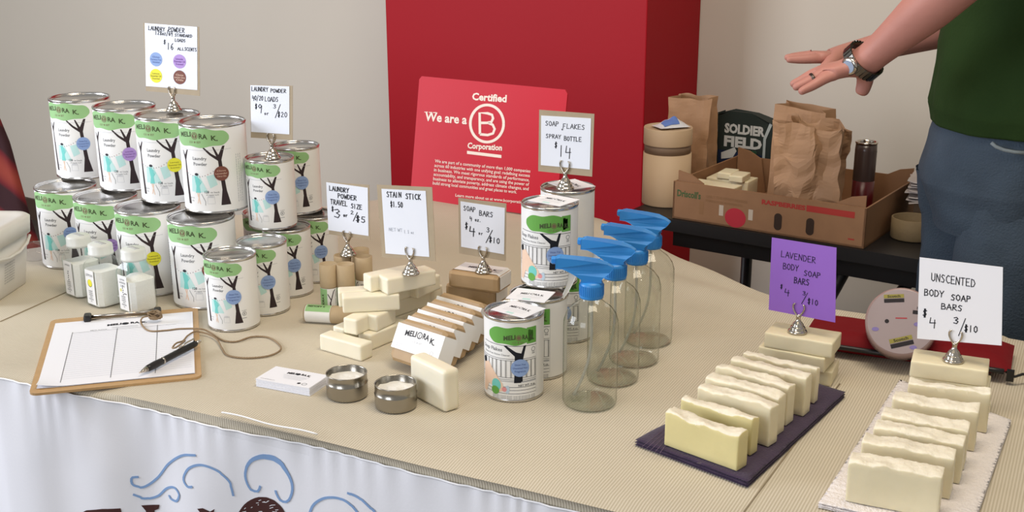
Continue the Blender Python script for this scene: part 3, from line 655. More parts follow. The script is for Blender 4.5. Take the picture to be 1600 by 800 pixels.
def d6(p, W_, H_):
    p.hand('SOAP', 7, -15, 7, T0, 1.1, 22); p.hand('FLAKES', 35, -17.5, 7, T0, 1.1, 35); p.hand('+', 32, -22, 5, T0, 1, 5); p.hand('SPRAY', 8, -34, 6, T0, 1.1, 25); p.hand('BOTTLE', 37, -36, 6.5, T0, 1.2, 28)
    p.hand('$', 22, -48, 8, T0, 1.1, 6); p.hand('14', 29, -61, 17, T0, 1.3, 21)
INK2 = cmat(34, 26, 60)
def d7(p, W_, H_):
    p.hand('LAVENDER', 16, -27, 9, INK2, 1.1, 56, slope=-.03); p.hand('BODY', 20, -45, 9, INK2, 1.1, 26); p.hand('SOAP', 53, -50, 8, INK2, 1.2, 27); p.hand('BARS', 38, -64, 9, INK2, 1.3, 25)
    p.hand('$', 17, -76, 6, INK2, 1.1, 5); p.hand('4', 24, -85, 10, INK2, 1.2, 9); p.hand('3', 52, -80, 6, INK2, 1.2, 6); p.hand('/', 51, -92, 14, INK2, 1.1, 13); p.hand('$10', 60, -92, 8, INK2, 1.2, 17)
def d8(p, W_, H_):
    p.hand('UNSCENTED', 20, -34, 12, T0, 1.4, 70, slope=-.04); p.hand('BODY', 9, -58, 10, T0, 1.5, 33); p.hand('SOAP', 52, -61, 9, T0, 1.6, 32); p.hand('BARS', 37, -77, 9, T0, 1.5, 35)
    p.hand('$', 8, -91, 11, T0, 1.6, 9); p.hand('4', 19, -106, 14, T0, 1.5, 12); p.hand('3', 57, -98, 10, T0, 1.6, 10); p.hand('/', 65, -113, 22, T0, 1.4, 15); p.hand('$10', 74, -109, 10, T0, 1.6, 22)
M_purple = mat('purple_card', rgb(146, 98, 196), .6)
def topP(px, py, z): v = at(px, py, z); return v
sign(topP(272, 173, .75 + 2 * H1), [(224, 35.5), (311, 42), (312, 150), (228, 142)], [(226, 36), (308, 42), (308.3, 140.7), (228, 134.5)], M_card, d1, 'tallest price card with four coloured dots, above the large powder cans', hlabel='nickel card holder on the yellow-stickered powder can')
sign(topP(426, 248, .75 + 2 * H2), [(390.5, 132.5), (457, 134), (457, 219), (392, 215)], [(391, 133), (452, 135), (452, 210), (392.5, 206)], M_card, d2, 'nine dollar price card above the small powder cans', hlabel='nickel card holder on the upper small powder can')
TUBEH = .085
sign(topP(544, 399, .75 + TUBEH + .001), [(509, 284), (576.7, 289), (578, 375), (514, 366)], [(509.5, 284.5), (574.5, 293.5), (575.7, 368.7), (513, 359.5)], M_card, d3, 'travel size price card above the cardboard tubes', hlabel='nickel card holder standing on the cardboard tubes')
SZ = .0255
sign(topP(642, 428, .75 + 4 * .0262 + .001), [(588.7, 288.5), (675, 292.5), (680.7, 408), (597, 402)], [(596, 295), (665, 298.5), (670.7, 401.5), (602.5, 396)], M_card, d4, 'stain stick price card above the pile of white soap sticks', tilt=-.02, hlabel='nickel card holder on the pile of soap sticks')
sign(topP(755.5, 425, .75 + .0865), [(716, 309), (791, 318), (790, 408), (717.5, 396)], [(719.5, 314.5), (788.7, 325), (787.5, 397.5), (720.5, 385.5)], M_card, d5, 'soap bars price card above the brown paper wrapped bars', hlabel='nickel card holder on the stacked wrapped bars')
sign(topP(883, 295, .75 + 2 * H2 + .0022), [(842.5, 171.5), (928.6, 178), (925, 276), (841, 267.5)], [(845.5, 180.5), (923.5, 185), (921.4, 265), (845, 258)], M_card, d6, 'fourteen dollar soap flakes and spray bottle card in front of the red board', hlabel='nickel card holder on the rear soap flake can')
ZL, ZW = .75 + .068, .75 + .070
sign(topP(1246, 519, ZL), None, [(1206, 371), (1307, 387), (1305, 504), (1201, 484)], M_purple, d7, 'purple lavender soap price card', hlabel='nickel card holder on the stacked lavender soap')
sign(topP(1489, 564, ZW), None, [(1437, 402), (1567, 417.5), (1565, 540), (1433, 529)], M_paper, d8, 'large plain white unscented soap price card at the right', hlabel='nickel card holder on the stacked unscented soap')

# ------------------------------------------------------------------ red certification board
BO = at(650, 306, .755); bt = math.radians(12)
bdir = Vector((math.cos(math.radians(-33)), math.sin(math.radians(-33)), 0)); bnm_ = Vector((-bdir.y, bdir.x, 0)); bN = (bnm_ * math.cos(bt) - Vector((0, 0, math.sin(bt)))).normalized()
bN = (bnm_ * math.cos(bt) + Vector((0, 0, -math.sin(bt)))).normalized()
root = empty('red_sign_board', BO, 0, 'red board with white circled B and text, leaning at the back of the table', 'sign')
M_bred = mat('red_board', rgb(192, 14, 38), .45, spec=.2)
M_bw = cmat(240, 226, 214)
cpx = [(659, 119), (655, 124), (641, 307), (645, 310), (860, 340), (868, 339), (886.5, 147), (883, 140)]
q3 = [atp(x, y, BO, bN) - BO for x, y in cpx]
b = MB(); n_ = len(q3); b.add(q3 + [v + bN * .004 for v in q3], [tuple(range(n_)), tuple(range(2 * n_ - 1, n_ - 1, -1))] + [(i, (i + n_), (i + 1) % n_ + n_, (i + 1) % n_) for i in range(n_)], M_bred); b.build('board', root)
Bc = lambda x, y: (640 + x / 3.3333, -(100 + y / 3.3333))
p = Print()
def P_text(st, x, y, size, wd, bold=0, al='l', rot=-.12):
    X, Y = Bc(x, y); p.text(st, X, Y, size, M_bw, al, bold, 1, width=wd, rot=rot)
P_text('Certified', 325, 186, 15.5, 54, .035, rot=-.07); P_text('Corporation', 301, 438, 12.5, 54, .035, rot=-.07)
X, Y = Bc(403, 310); p.ring(X, Y, 26, 4.2, M_bw, 1, n=48, ry=29)
X, Y = Bc(403, 310); L_ = [(-11, -16.5), (-11.5, 16.5), (1, 16), (8, 13.5), (9.5, 8), (7, 2.5), (0, 1), (-10, 1)]
p.line([(X + a, Y + b_) for a, b_ in L_], 4, M_bw); p.line([(X + a, Y + b_) for a, b_ in [(2, 1), (9, -2), (12, -8.5), (9.5, -15.5), (1, -18), (-11, -16.8)]], 4, M_bw)
X, Y = Bc(299, 460); X2, Y2 = Bc(478, 482); p.poly([(X, Y + 2.4), (X, Y - 2.4), (X2, Y2 - 2.4), (X2, Y2 + 2.4)], M_bw)
P_text('We are a', 78, 294, 19.5, 66, .028, rot=-.085)
for sx in ((80, 248, 14), (103, 250, 14), (125, 251, 12)): X, Y = Bc(sx[0] + 6, sx[1] + 2); p.rect(X - 2.6, Y - .6, X + 2.6, Y + .6, M_bw)
lines = ['We are part of a community of more than 1,000 companies', 'across 60 industries with one unifying goal: redefining success', 'in business. We meet rigorous standards of performance,', 'accountability, and transparency, and are using the power of', 'business to alleviate poverty, address climate changes, and', 'build strong local communities and great places to work.']
for i, t in enumerate(lines):
    P_text(t, 131 - i * 2.2, 512 + i * 23.0, 6.9, 150 if i < 5 else 132, .012, rot=-.108)
P_text('Learn more about us at www.bcorporation.net', 238, 690, 6.4, 118, .012, rot=-.105)
p.build('lettering', lambda u, v, l: atp(u, -v, BO - bN * .0006, bN) - BO, root)
es = MB(); mid = (q3[2] + q3[4]) / 2; tpz = mid + Vector((0, 0, .2))
foot = mid + bnm_ * .10; foot.z = -.003
es.box(foot * 0 + (mid + bnm_ * .085 + Vector((0, 0, .07))), (.03, .003, .16), M_kraft, Matrix.Rotation(math.radians(-33), 3, 'Z') @ Matrix.Rotation(math.radians(18), 3, 'X')); es.build('easel_back', root)

# ------------------------------------------------------------------ spray bottles
def make_bottle():
    root = empty('spray_bottle', (0, 0, 0))
    b = MB(); R = .0375
    b.lathe([(0, .003), (R * .8, .0015), (R * .93, .001), (R, .006), (R, .112), (R * .985, .121), (R * .9, .131), (R * .72, .140), (R * .5, .146), (.0145, .150), (.0135, .154), (.0135, .160)], M_glass, 56)
    b.lathe([(0, .009), (R * .6, .0065), (R * .9, .004)], M_glass, 56); b.build('bottle', root)
    c = MB(); c.lathe([(.0135, .1535), (.0160, .1535), (.0162, .156), (.0160, .172), (.0145, .1755), (.006, .1765), (0, .1765)], M_blue, 40)
    for i in range(36):
        a = 2 * PI * i / 36; c.box((.0163 * math.cos(a), .0163 * math.sin(a), .1645), (.0012, .0012, .014), M_blue, Matrix.Rotation(a, 3, 'Z'))
    c.build('collar', root, )
    h = MB()   # trigger head: side outline extruded, nozzle at -x
    out = [(-.0480, .2000), (-.0480, .2180), (-.043, .2195), (-.028, .2185), (-.010, .2172), (.008, .2142), (.021, .2095), (.0275, .2045), (.0285, .2020), (.024, .1935), (.017, .187), (.0135, .182), (.0135, .1765), (-.0135, .1765), (-.0135, .181), (-.019, .186), (-.025, .191), (-.033, .1965), (-.039, .1995)]
    h.prism(out, -.0095, .0095, M_blue, fn=lambda x, y, z: Vector((x, z * (1 if x < .02 else .55), .1765 + (y - .1765) * .74))); h.build('spray_head', root, bevel=.0022, seg=3)
    nz = MB(); nz.lathe([(0, -.0005), (.0050, -.0005), (.0056, .001), (.0056, .010), (0, .010)], M_blue, 6, c=(-.0535, 0, .2030), M=Matrix.Rotation(PI / 2, 3, 'Y'), smooth=False); nz.build('nozzle', root)
    t = MB(); tr_ = [(-.028, .203), (-.021, .199), (-.0205, .192), (-.025, .180), (-.031, .168), (-.037, .160), (-.0385, .161), (-.035, .172), (-.032, .184), (-.0305, .196)]
    t.prism(tr_, -.0052, .0052, M_whitep, fn=lambda x, y, z: Vector((x, z, y - .008))); t.build('trigger', root, bevel=.001)
    d = MB(); pts = [(0, 0, .176), (0, 0, .15), (.001, 0, .12), (.001, 0, .09), (-.003, 0, .06), (-.013, 0, .03), (-.022, 0, .010)]
    d.tube([v for v in resample([Vector(p) for p in pts], 20)], .0019, mat('dip_tube', rgb(225, 226, 220), .3, trans=.75), 8); d.build('dip_tube', root)
    return root
sb = make_bottle()
bpx = [(921, 629), (957, 592), (990, 563), (1012, 533)]
blab = ['blue-topped glass spray bottle nearest the camera', 'second blue-topped glass spray bottle from the front', 'third blue-topped glass spray bottle from the front', 'rearmost blue-topped glass spray bottle, beside the table edge']
for i, (x, y) in enumerate(bpx):
    P = at(x, y); rz = math.radians((-8, -16, -20, -22)[i])
    if i == 0: sb.location = P; sb.rotation_euler = (0, 0, rz); tag(sb, blab[0], 'spray bottle', 'blue topped spray bottles')
    else: copy_tree(sb, P, rz, blab[i])

# ------------------------------------------------------------------ glass jars of powder
def make_jar(kind, label):
    root = empty('powder_jar', (0, 0, 0)); tag(root, label, 'jar', 'square glass powder jars')
    S = .0255
    def ring(hw, ch): return [(hw, -hw + ch), (hw, hw - ch), (hw - ch, hw), (-hw + ch, hw), (-hw, hw - ch), (-hw, -hw + ch), (-hw + ch, -hw), (hw - ch, -hw)]
    def loft(mb_, lv, m):
        vs = []; fs = []
        for hw, ch, z in lv: vs += [(x, y, z) for x, y in ring(hw, ch)]
        for k in range(len(lv) - 1):
            for i in range(8): j = (i + 1) % 8; fs.append((k * 8 + i, k * 8 + j, k * 8 + 8 + j, k * 8 + 8 + i))
        fs.append(tuple(range(8))[::-1]); fs.append(tuple(len(vs) - 8 + i for i in range(8))); mb_.add(vs, fs, m)
    g = MB(); loft(g, [(S * .93, .008, 0), (S, .007, .003), (S, .007, .068), (S * .93, .008, .076), (S * .78, .0105, .083), (.0175, .0102, .087), (.0175, .0102, .090)], M_jar); g.build('glass', root)
    f = MB(); h = {'lavender': .062, 'lemon': .064, 'mixed': .056}[kind]
    loft(f, [(S * .9, .007, .003), (S * .93, .007, .006), (S * .93, .007, h)], M_salt)
    if kind == 'mixed': f.lathe([(S * .85, 0), (S * .5, .007), (0, .010)], M_salt, 16, c=(.001, .001, h - .001))
    f.build('powder', root)
    l = MB(); l.lathe([(.0185, .089), (.0212, .089), (.0212, .093), (.0205, .094), (.0205, .1045), (.0195, .107), (.017, .1085), (0, .109)], mat('jar_lid', rgb(226, 228, 222), .35, trans=.15), 40)
    for i in range(5): l.tube([(-.010 + i * .005, -.004, .1091), (-.007 + i * .005, .004, .1091)], .0006, M_lt, 6)
    l.build('lid', root)
    lb = MB(); lb.box((0, 0, 0), (.026, .0004, .060), M_label, M=None)
    o = lb.build('label', root); o.location = (0, -S - .0004, .036)
    p = Print()
    if kind == 'lavender': p.text('LAVENDER', 0, .022, .0042, M_greyt, 'c', 0, 1, width=.016)
    elif kind == 'lemon': p.text('LEMON', 0, .019, .0065, M_greyt, 'c', 0, 1, width=.020)
    else:
        for i, t in enumerate(('LEMON', 'LAVENDER', 'CLOVE')): p.text(t, 0, .021 - i * .0055, .0052, M_greyt, 'c', 0, 1, width=(.014, .019, .013)[i])
    if kind == 'lemon': p.disc(0, .007, .0068, M_ink, 1); p.disc(.0004, .0075, .0063, ST['yellow'][0], 2)
    else:
        for i in range(5): p.disc(.0005 * (-1) ** i, .012 - i * .0038, .0013, M_dk, 1, n=8)
        if kind == 'mixed': p.disc(-.006, .004, .003, cmat(214, 210, 130), 1); [p.disc(.004 + i * .0025, -.001, .0011, M_dk, 1, n=8) for i in range(3)]
    for i, t in enumerate(('LAUNDRY', 'POWDER', 'SCENTED', 'WITH', 'ESSENTIAL', 'OIL')): p.text(t, 0, -.008 - i * .0036, .0034, M_greyt, 'c', .01, 1, width=(.012, .011, .012, .007, .0135, .004)[i])
    p.build('print', lambda u, v, l: Vector((u, -.0003 - .0001 * l, v)), o)
    return root
for kind, (x, y), lab, rzd in (('lavender', (132, 459), 'square glass jar labelled lavender, leftmost of the three', -40), ('lemon', (166, 474), 'middle square glass jar with the yellow lemon dot', -40), ('mixed', (217, 483), 'rightmost square glass jar, nearest the clipboard', -40)):
    j = make_jar(kind, lab); P = at(x, y); j.location = P; j.rotation_euler = (0, 0, math.radians(rzd))

# ------------------------------------------------------------------ clipboard
BL, BR = at(57, 608, .7545), at(308, 583, .7545); cu_ = (BR - BL).normalized(); cv_ = Vector((-cu_.y, cu_.x, 0)); yaw = math.atan2(cu_.y, cu_.x)
cb = empty('clipboard', Vector((BL.x, BL.y, .7502)), yaw, 'brown hardboard clipboard overhanging the front edge of the table', 'clipboard')
b = MB()
def rrect(x0, y0, x1, y1, r, n=5):
    pts = []
    for cx_, cy_, a0 in ((x1 - r, y0 + r, -90), (x1 - r, y1 - r, 0), (x0 + r, y1 - r, 90), (x0 + r, y0 + r, 180)):
        for i in range(n + 1): a = math.radians(a0 + 90 * i / n); pts.append((cx_ + r * math.cos(a), cy_ + r * math.sin(a)))
    return pts
b.prism(rrect(-.009, -.014, .225, .304, .012), 0, .0035, M_mdf); b.build('board', cb, bevel=.0006)
k = MB(); k.tube([(.052, .283, .010), (.158, .283, .010)], .0022, M_chrome, 10); k.tube([(.052, .276, .006), (.080, .276, .006), (.092, .272, .008), (.158, .272, .006)], .0011, M_chrome, 8)
k.box((.105, .289, .0075), (.115, .006, .003), M_black); k.build('clip_wire', cb)
for x in (.050, .160):
    k = MB(); k.box((x, .281, .0095), (.012, .022, .011), M_black); k.build('clip_end', cb, bevel=.003)
# sheets
ps = MB()
def sheet(z):
    def f(u, v):
        x, y = u * .216, v * .279; c = max(0, 1 - (x + y) / .045); return Vector((x, y, z + .006 * c * c * (1 if z > .0046 else .2)))
    ps.grid(f, 16, 20, M_paper, smooth=True)
sheet(.0040); sheet(.0050)
po = ps.build('signup_sheets'); po.location = Vector((BL.x, BL.y, .7502)); po.rotation_euler = (0, 0, yaw); tag(po, 'white signup sheets with ruled columns held on the clipboard', 'paper')
p = Print(); p.text('MELI', .082, .242, .011, M_ink, 'l', .05, 1, width=.022, slope=.1); p.disc(.110, .247, .0055, M_ink, 1); p.text('RA K.', .118, .2445, .011, M_ink, 'l', .05, 1, width=.026, slope=-.1)
for i in range(3): p.rect(.09, .235 - i * .003, .13, .2343 - i * .003, M_lt, 1)
for i in range(25): y = .026 + i * .0082; p.rect(.030, y, .212, y + .0005, cmat(186, 190, 204), 1)
for x in (.030, .098, .160): p.rect(x, .014, x + .0009, .226, cmat(90, 92, 100), 1)
p.rect(.03, .222, .19, .2226, M_greyt, 1); p.text('EMAIL SIGNUP', .07, .226, .004, M_greyt, 'c', .01, 1)
p.build('print', lambda u, v, l: Vector((u, v, .0051 + .00015 * l)), po)
# pen
pA, pB = at(217, 583, .762), at(313, 533, .764); pd = (pB - pA); L_ = pd.length; pd.normalize()
Mp = pd.to_track_quat('Z', 'Y').to_matrix()
pen = empty('pen', pA, 0, 'black click pen with chrome tip and ring lying on the clipboard', 'pen')
b = MB(); b.lathe([(0, .016), (.0046, .016), (.0052, .022), (.0056, .034), (.0050, .048), (.0050, L_ - .02), (.0046, L_ - .012), (.0036, L_ - .01), (0, L_ - .01)], M_black, 24, M=Mp); b.build('barrel', pen)
b = MB(); b.lathe([(0, 0), (.0006, .0005), (.001, .003), (.0026, .008), (.0046, .0158), (0, .0158)], M_chrome, 20, M=Mp); b.lathe([(.0051, .0485), (.0056, .0485), (.0056, .0515), (.0051, .0515)], M_chrome, 20, M=Mp); b.build('tip', pen)
b = MB(); b.lathe([(0, L_ - .011), (.0032, L_ - .011), (.0032, L_ - .003), (.002, L_), (0, L_)], M_chrome, 16, M=Mp); b.build('button', pen)
b = MB(); up_ = Vector((0, 0, 1)); up_ = (up_ - pd * up_.dot(pd)).normalized(); b.tube([pd * (L_ - .014) + up_ * .004, pd * (L_ - .014) + up_ * .009, pd * (L_ - .03) + up_ * .0088, pd * (L_ - .05) + up_ * .006], .0014, M_chrome, 8); b.build('pocket_clip', pen)
# twine
Z6 = lambda x, y, z: at(x / 3.2, 460 + y / 3.2, z)
tw = [Z6(770, 105, .766), Z6(715, 115, .765), Z6(706, 145, .7575), Z6(745, 182, .7565), Z6(830, 180, .7565), Z6(900, 172, .7565), Z6(1000, 172, .757), Z6(1050, 190, .7525), Z6(1110, 228, .752), Z6(1180, 236, .752), Z6(1260, 212, .752), Z6(1340, 215, .752), Z6(1395, 250, .752), Z6(1400, 280, .752), Z6(1340, 308, .752), Z6(1230, 318, .752), Z6(1140, 305, .752), Z6(1110, 270, .7525), Z6(1085, 225, .7545), Z6(1040, 198, .7550), Z6(980, 186, .7575), Z6(940, 205, .760), Z6(915, 232, .767), Z6(880, 245, .770), Z6(862, 268, .765), Z6(885, 262, .771), Z6(925, 232, .770)]
t = MB(); t.tube(resample(tw, 220), .0014, M_twine, 8)
for i in range(14):
    c_ = Z6(775, 103, .768); a = i * 2.3
    t.tube([c_ + Vector((.010 * math.cos(a + k * .7), .006 * math.sin(a * 1.3 + k * .7), .006 * math.sin(a * .7 + k * .8))) for k in range(6)], .0013, M_twine, 6)
tag(t.build('twine'), 'loop of jute twine tying the pen to the clipboard clip', 'twine')

# ------------------------------------------------------------------ business cards
cA = at(400.5, 604, .7502); cB = at(485, 619.5, .7502); cdv = (cB - cA).normalized(); yw = math.atan2(cdv.y, cdv.x)
cst = empty('business_cards', cA, yw, 'low stack of white business cards in front of the soap sticks', 'card stack')
for i in range(22):
    b = MB(); dx = random.uniform(-.0006, .0006); b.box((.0445 + dx, .0255 + random.uniform(-.0006, .0006), .0003 + i * .00056), (.089, .051, .00048), M_paper); b.build('card', cst)
p = Print(); Zt = 22 * .00056 + .0001
p.text('MELI', .030, .033, .0075, M_ink, 'l', .05, 1, width=.014, slope=.1); p.disc(.0475, .0365, .0035, M_ink, 1); p.text('RA K.', .0525, .035, .0075, M_ink, 'l', .05, 1, width=.016, slope=-.1)
for i in range(4): p.rect(.028 + i * .002, .029 - i * .0035, .070 - i * .002, .0284 - i * .0035, M_lt, 1)
p.text('www.meliorak.com', .005, .004, .003, M_greyt, 'l', 0, 1); p.ring(.075, .009, .0035, .0008, M_greyt, 1, n=16); p.disc(.066, .009, .003, M_dk, 1, n=5)
p.build('print', lambda u, v, l: Vector((u, v, Zt + .0001 * l)), cst)

# ------------------------------------------------------------------ two steel tins with powder
def tin(P, label):
    r = empty('open_tin', P, 0, label, 'tin', 'small round steel tins'); R = .0288
    b = MB(); b.lathe([(0, .0005), (R * .9, .0005), (R * .98, .002), (R, .005), (R, .020), (R * 1.015, .0215), (R * .985, .0225), (R * .985, .034), (R * 1.0, .035), (R * .97, .0355), (R * .95, .034), (R * .95, .006), (0, .005)], M_steel, 56); b.build('body', r)
    w_ = MB(); w_.lathe([(0, .0008), (R * .1, .001)], M_steel, 8)
    s = MB(); s.grid(lambda u, v: Vector((R * .945 * v * math.cos(u * 2 * PI), R * .945 * v * math.sin(u * 2 * PI), .0255 + .003 * (1 - v) + .0022 * noise.noise(Vector((math.cos(u * 2 * PI) * v * 4, math.sin(u * 2 * PI) * v * 4, P.x * 9))))), 32, 10, M_salt, wrap=True); s.build('powder', r)
tin(at(543, 618), 'open steel tin of white powder, the one next to the business cards'); tin(at(619, 635), 'open steel tin of white powder in front of the upright soap bar')

# ------------------------------------------------------------------ cardboard tubes
def tube_thing(P, label, lying=None, turn=0):
    r = empty('cardboard_tube', P, 0, label, 'tube', 'cardboard sample tubes'); R = .0142
    M = lying or Matrix.Identity(3)
    b = MB(); b.lathe([(0, 0), (R, 0), (R, .046), (0, .046)], M_kraft, 36, M=M); b.build('body', r)
    c = MB(); c.lathe([(R * .8, .0455), (R * 1.03, .0455), (R * 1.05, .047), (R * 1.05, TUBEH), (R * .9, TUBEH + .0002), (R * .88, TUBEH - .0025), (0, TUBEH - .0025)], M_kraft, 36, M=M); c.build('cap', r)
    l = MB(); l.lathe([(R + .0003, .002), (R + .0004, .003), (R + .0004, .044), (R + .0003, .045)], M_label, 36, M=M)
    p = Print(); p.rect(-.022, .003, -.003, .0445, M_green, 1); p.text('MELIORA K', -.009, .006, .0062, M_logo, 'l', .04, 2, rot=PI / 2, width=.030)
    p.line([(.002, .020), (.008, .040)], .0016, M_trunk, 1); p.line([(.008, .040), (.011, .043)], .0014, M_trunk, 1); p.line([(.003, .026), (-.002, .036)], .0014, M_trunk, 1); p.line([(.002, .003), (.002, .022)], .002, M_trunk, 1)
    for i in range(9): p.rect(.016 + i * .0012, .012, .0167 + i * .0012, .040, M_greyt, 1)
    for i in range(3): p.text('Laundry Powder', .0125 + .0, .006 + i * .012, .003, M_greyt, 'l', 0, 1, rot=PI / 2, width=.010)
    cm = cyl_map(R + .0004, a0=-PI / 2 + turn); p.build('x', lambda u, v, l_: M @ cm(u, v, l_), None, cut=.003, mb=l); l.build('label', r)
for (x, y), lab, tn in (((512.5, 412), 'front left upright cardboard tube with green label', .1), ((539.5, 412.5), 'front right upright cardboard tube with barcode label', -1.0), ((535, 398.5), 'upright cardboard tube behind the front pair, under the sign stand', 0.4), ((567.5, 400.5), 'upright cardboard tube at the right end of the cluster', -1.4), ((563, 389), 'rearmost upright cardboard tube of the cluster', .6)):
    tube_thing(at(x, y, .75 + TUBEH), lab, turn=tn) if False else tube_thing((lambda P: Vector((P.x, P.y, .7502)))(at(x, y, .75 + TUBEH)), lab, turn=tn)
A = at(478, 489, .7645); B = at(562, 494, .7645); d = (B - A).normalized()
Ml = Matrix((Vector((d.y, -d.x, 0)), Vector((0, 0, 1)), d)).transposed()
tube_thing(A, 'cardboard tube lying on its side in front of the upright tubes', Ml, turn=PI + .5)

# ------------------------------------------------------------------ soap sticks pile
def brick_soap(name, c, dims, yawd, m, label, cat, group, bev=.003, seed=0, crust=None, tilt=0):
    """a cut bar of soap with softly uneven faces; local x = length; crust = uneven broken top"""
    L, D, Hh = dims; b = MB(); rn = random.Random(seed); nx, ny, nz = (26, 6, 6) if crust else (14, 4, 6)
    def P(i, j, k):
        x, y, z = (i / nx - .5) * L, (j / ny - .5) * D, k / nz * Hh
        nv = noise.noise_vector(Vector((x * 30 + seed * 3.1, y * 30, z * 30))) * .0007
        if crust and k == nz: z += crust * (1.5 * noise.noise(Vector((x * 45 + seed * 7, y * 70, seed))) + .8 * noise.noise(Vector((x * 150 + seed, y * 200, seed))) + .5 * math.sin(x * 40 + seed)) - (crust * .7 if j in (0, ny) else 0)
        return Vector((x, y, z)) + (nv if k > 0 else Vector((nv.x, nv.y, 0)))
    def face(fn, a, bb_, mm): 
        vs = [P(*fn(i, j)) for j in range(bb_ + 1) for i in range(a + 1)]; fs = [(j * (a + 1) + i, j * (a + 1) + i + 1, (j + 1) * (a + 1) + i + 1, (j + 1) * (a + 1) + i) for j in range(bb_) for i in range(a)]
        b.add(vs, fs, mm, True)
    face(lambda i, j: (i, 0, j), nx, nz, m); face(lambda i, j: (nx - i, ny, j), nx, nz, m); face(lambda i, j: (0, ny - i, j), ny, nz, m); face(lambda i, j: (nx, i, j), ny, nz, m)
    face(lambda i, j: (i, j, nz), nx, ny, M_crust if crust else m); face(lambda i, j: (i, ny - j, 0), nx, ny, m)
    o = b.build(name); bm = bmesh.new(); bm.from_mesh(o.data); bmesh.ops.remove_doubles(bm, verts=bm.verts, dist=1e-5); bm.to_mesh(o.data); bm.free()
    md = o.modifiers.new('bevel', 'BEVEL'); md.width = bev * .8; md.segments = 2; md.limit_method = 'ANGLE'; md.angle_limit = .9
    o.location = c; o.rotation_euler = (tilt, 0, math.radians(yawd)); tag(o, label, cat, group); return o
GS = 'white soap sticks piled beside the tubes'
S_ = .0258
def stick(px, py, lvl, yawd, lab, L=.086, D=.026, seed=0, z=None):
    zz = .7503 + (lvl - 1) * (S_ + .0004) if z is None else z
    P = at(px, py, zz); brick_soap('soap_stick', P, (L, D, S_), yawd, M_soapc, lab, 'soap', GS, .003, seed)
# pixel of the centre of each stick's underside
stick(541, 552, 1, -35, 'white soap stick lying nearest the business cards', seed=1)
stick(556, 527, 1, 4, 'white soap stick on the table behind the front one, half hidden', L=.07, seed=2) if False else None
stick(600, 533, 1, 52, 'white soap stick on the table pointing toward the camera at the right of the pile', L=.086, seed=3)
stick(628, 510, 1, 52, 'white soap stick on the table under the taller part of the pile', L=.086, seed=4)
stick(655, 490, 1, 52, 'rearmost white soap stick on the table', seed=5)
stick(555, 526, 1, 52, 'white soap stick on the table with its end under the leaning pair', L=.07, seed=14)
stick(563, 515, 2, 60, 'short end of a soap stick, left of two blocks carrying the upper pair', L=.05, seed=6)
stick(594, 509, 2, 60, 'short end of a soap stick, right of two blocks carrying the upper pair', L=.05, seed=7)
stick(637, 483, 2, 50, 'soap stick in the second layer at the right of the pile', L=.086, seed=8)
stick(661, 473, 2, 50, 'soap stick in the second layer near the wrapped bars', L=.07, seed=18)
stick(580, 483, 3, 10, 'front of the upper pair of soap sticks', L=.088, seed=9)
stick(573, 474, 3, 10, 'back of the upper pair of soap sticks', L=.088, seed=10)
stick(629, 463, 3, 55, 'end-on soap stick in the third layer under the sign stand', L=.07, seed=11)
stick(661, 457, 3, 55, 'end-on soap stick in the third layer at the right', L=.06, seed=12)
stick(612, 446, 4, 35, 'topmost soap stick at the left, next to the sign stand', L=.088, seed=13)
stick(636, 449, 4, 35, 'topmost soap stick carrying the stain stick sign', L=.088, D=.034, seed=15)

# upright bar in front of the wrapped bars
A = at(641, 617, .7503); B = at(696, 646, .7503); C = at(716, 637, .7503); Ld = (B - A).length; yw = math.degrees(math.atan2(B.y - A.y, B.x - A.x)); nv = Vector((-(B - A).y, (B - A).x, 0)).normalized()
brick_soap('soap_bar', (A + B) / 2 + nv * .0125, (Ld, .025, .060), yw, M_soapc, 'plain white soap bar standing on edge beside the steel tin', 'soap', None, .006, 21)

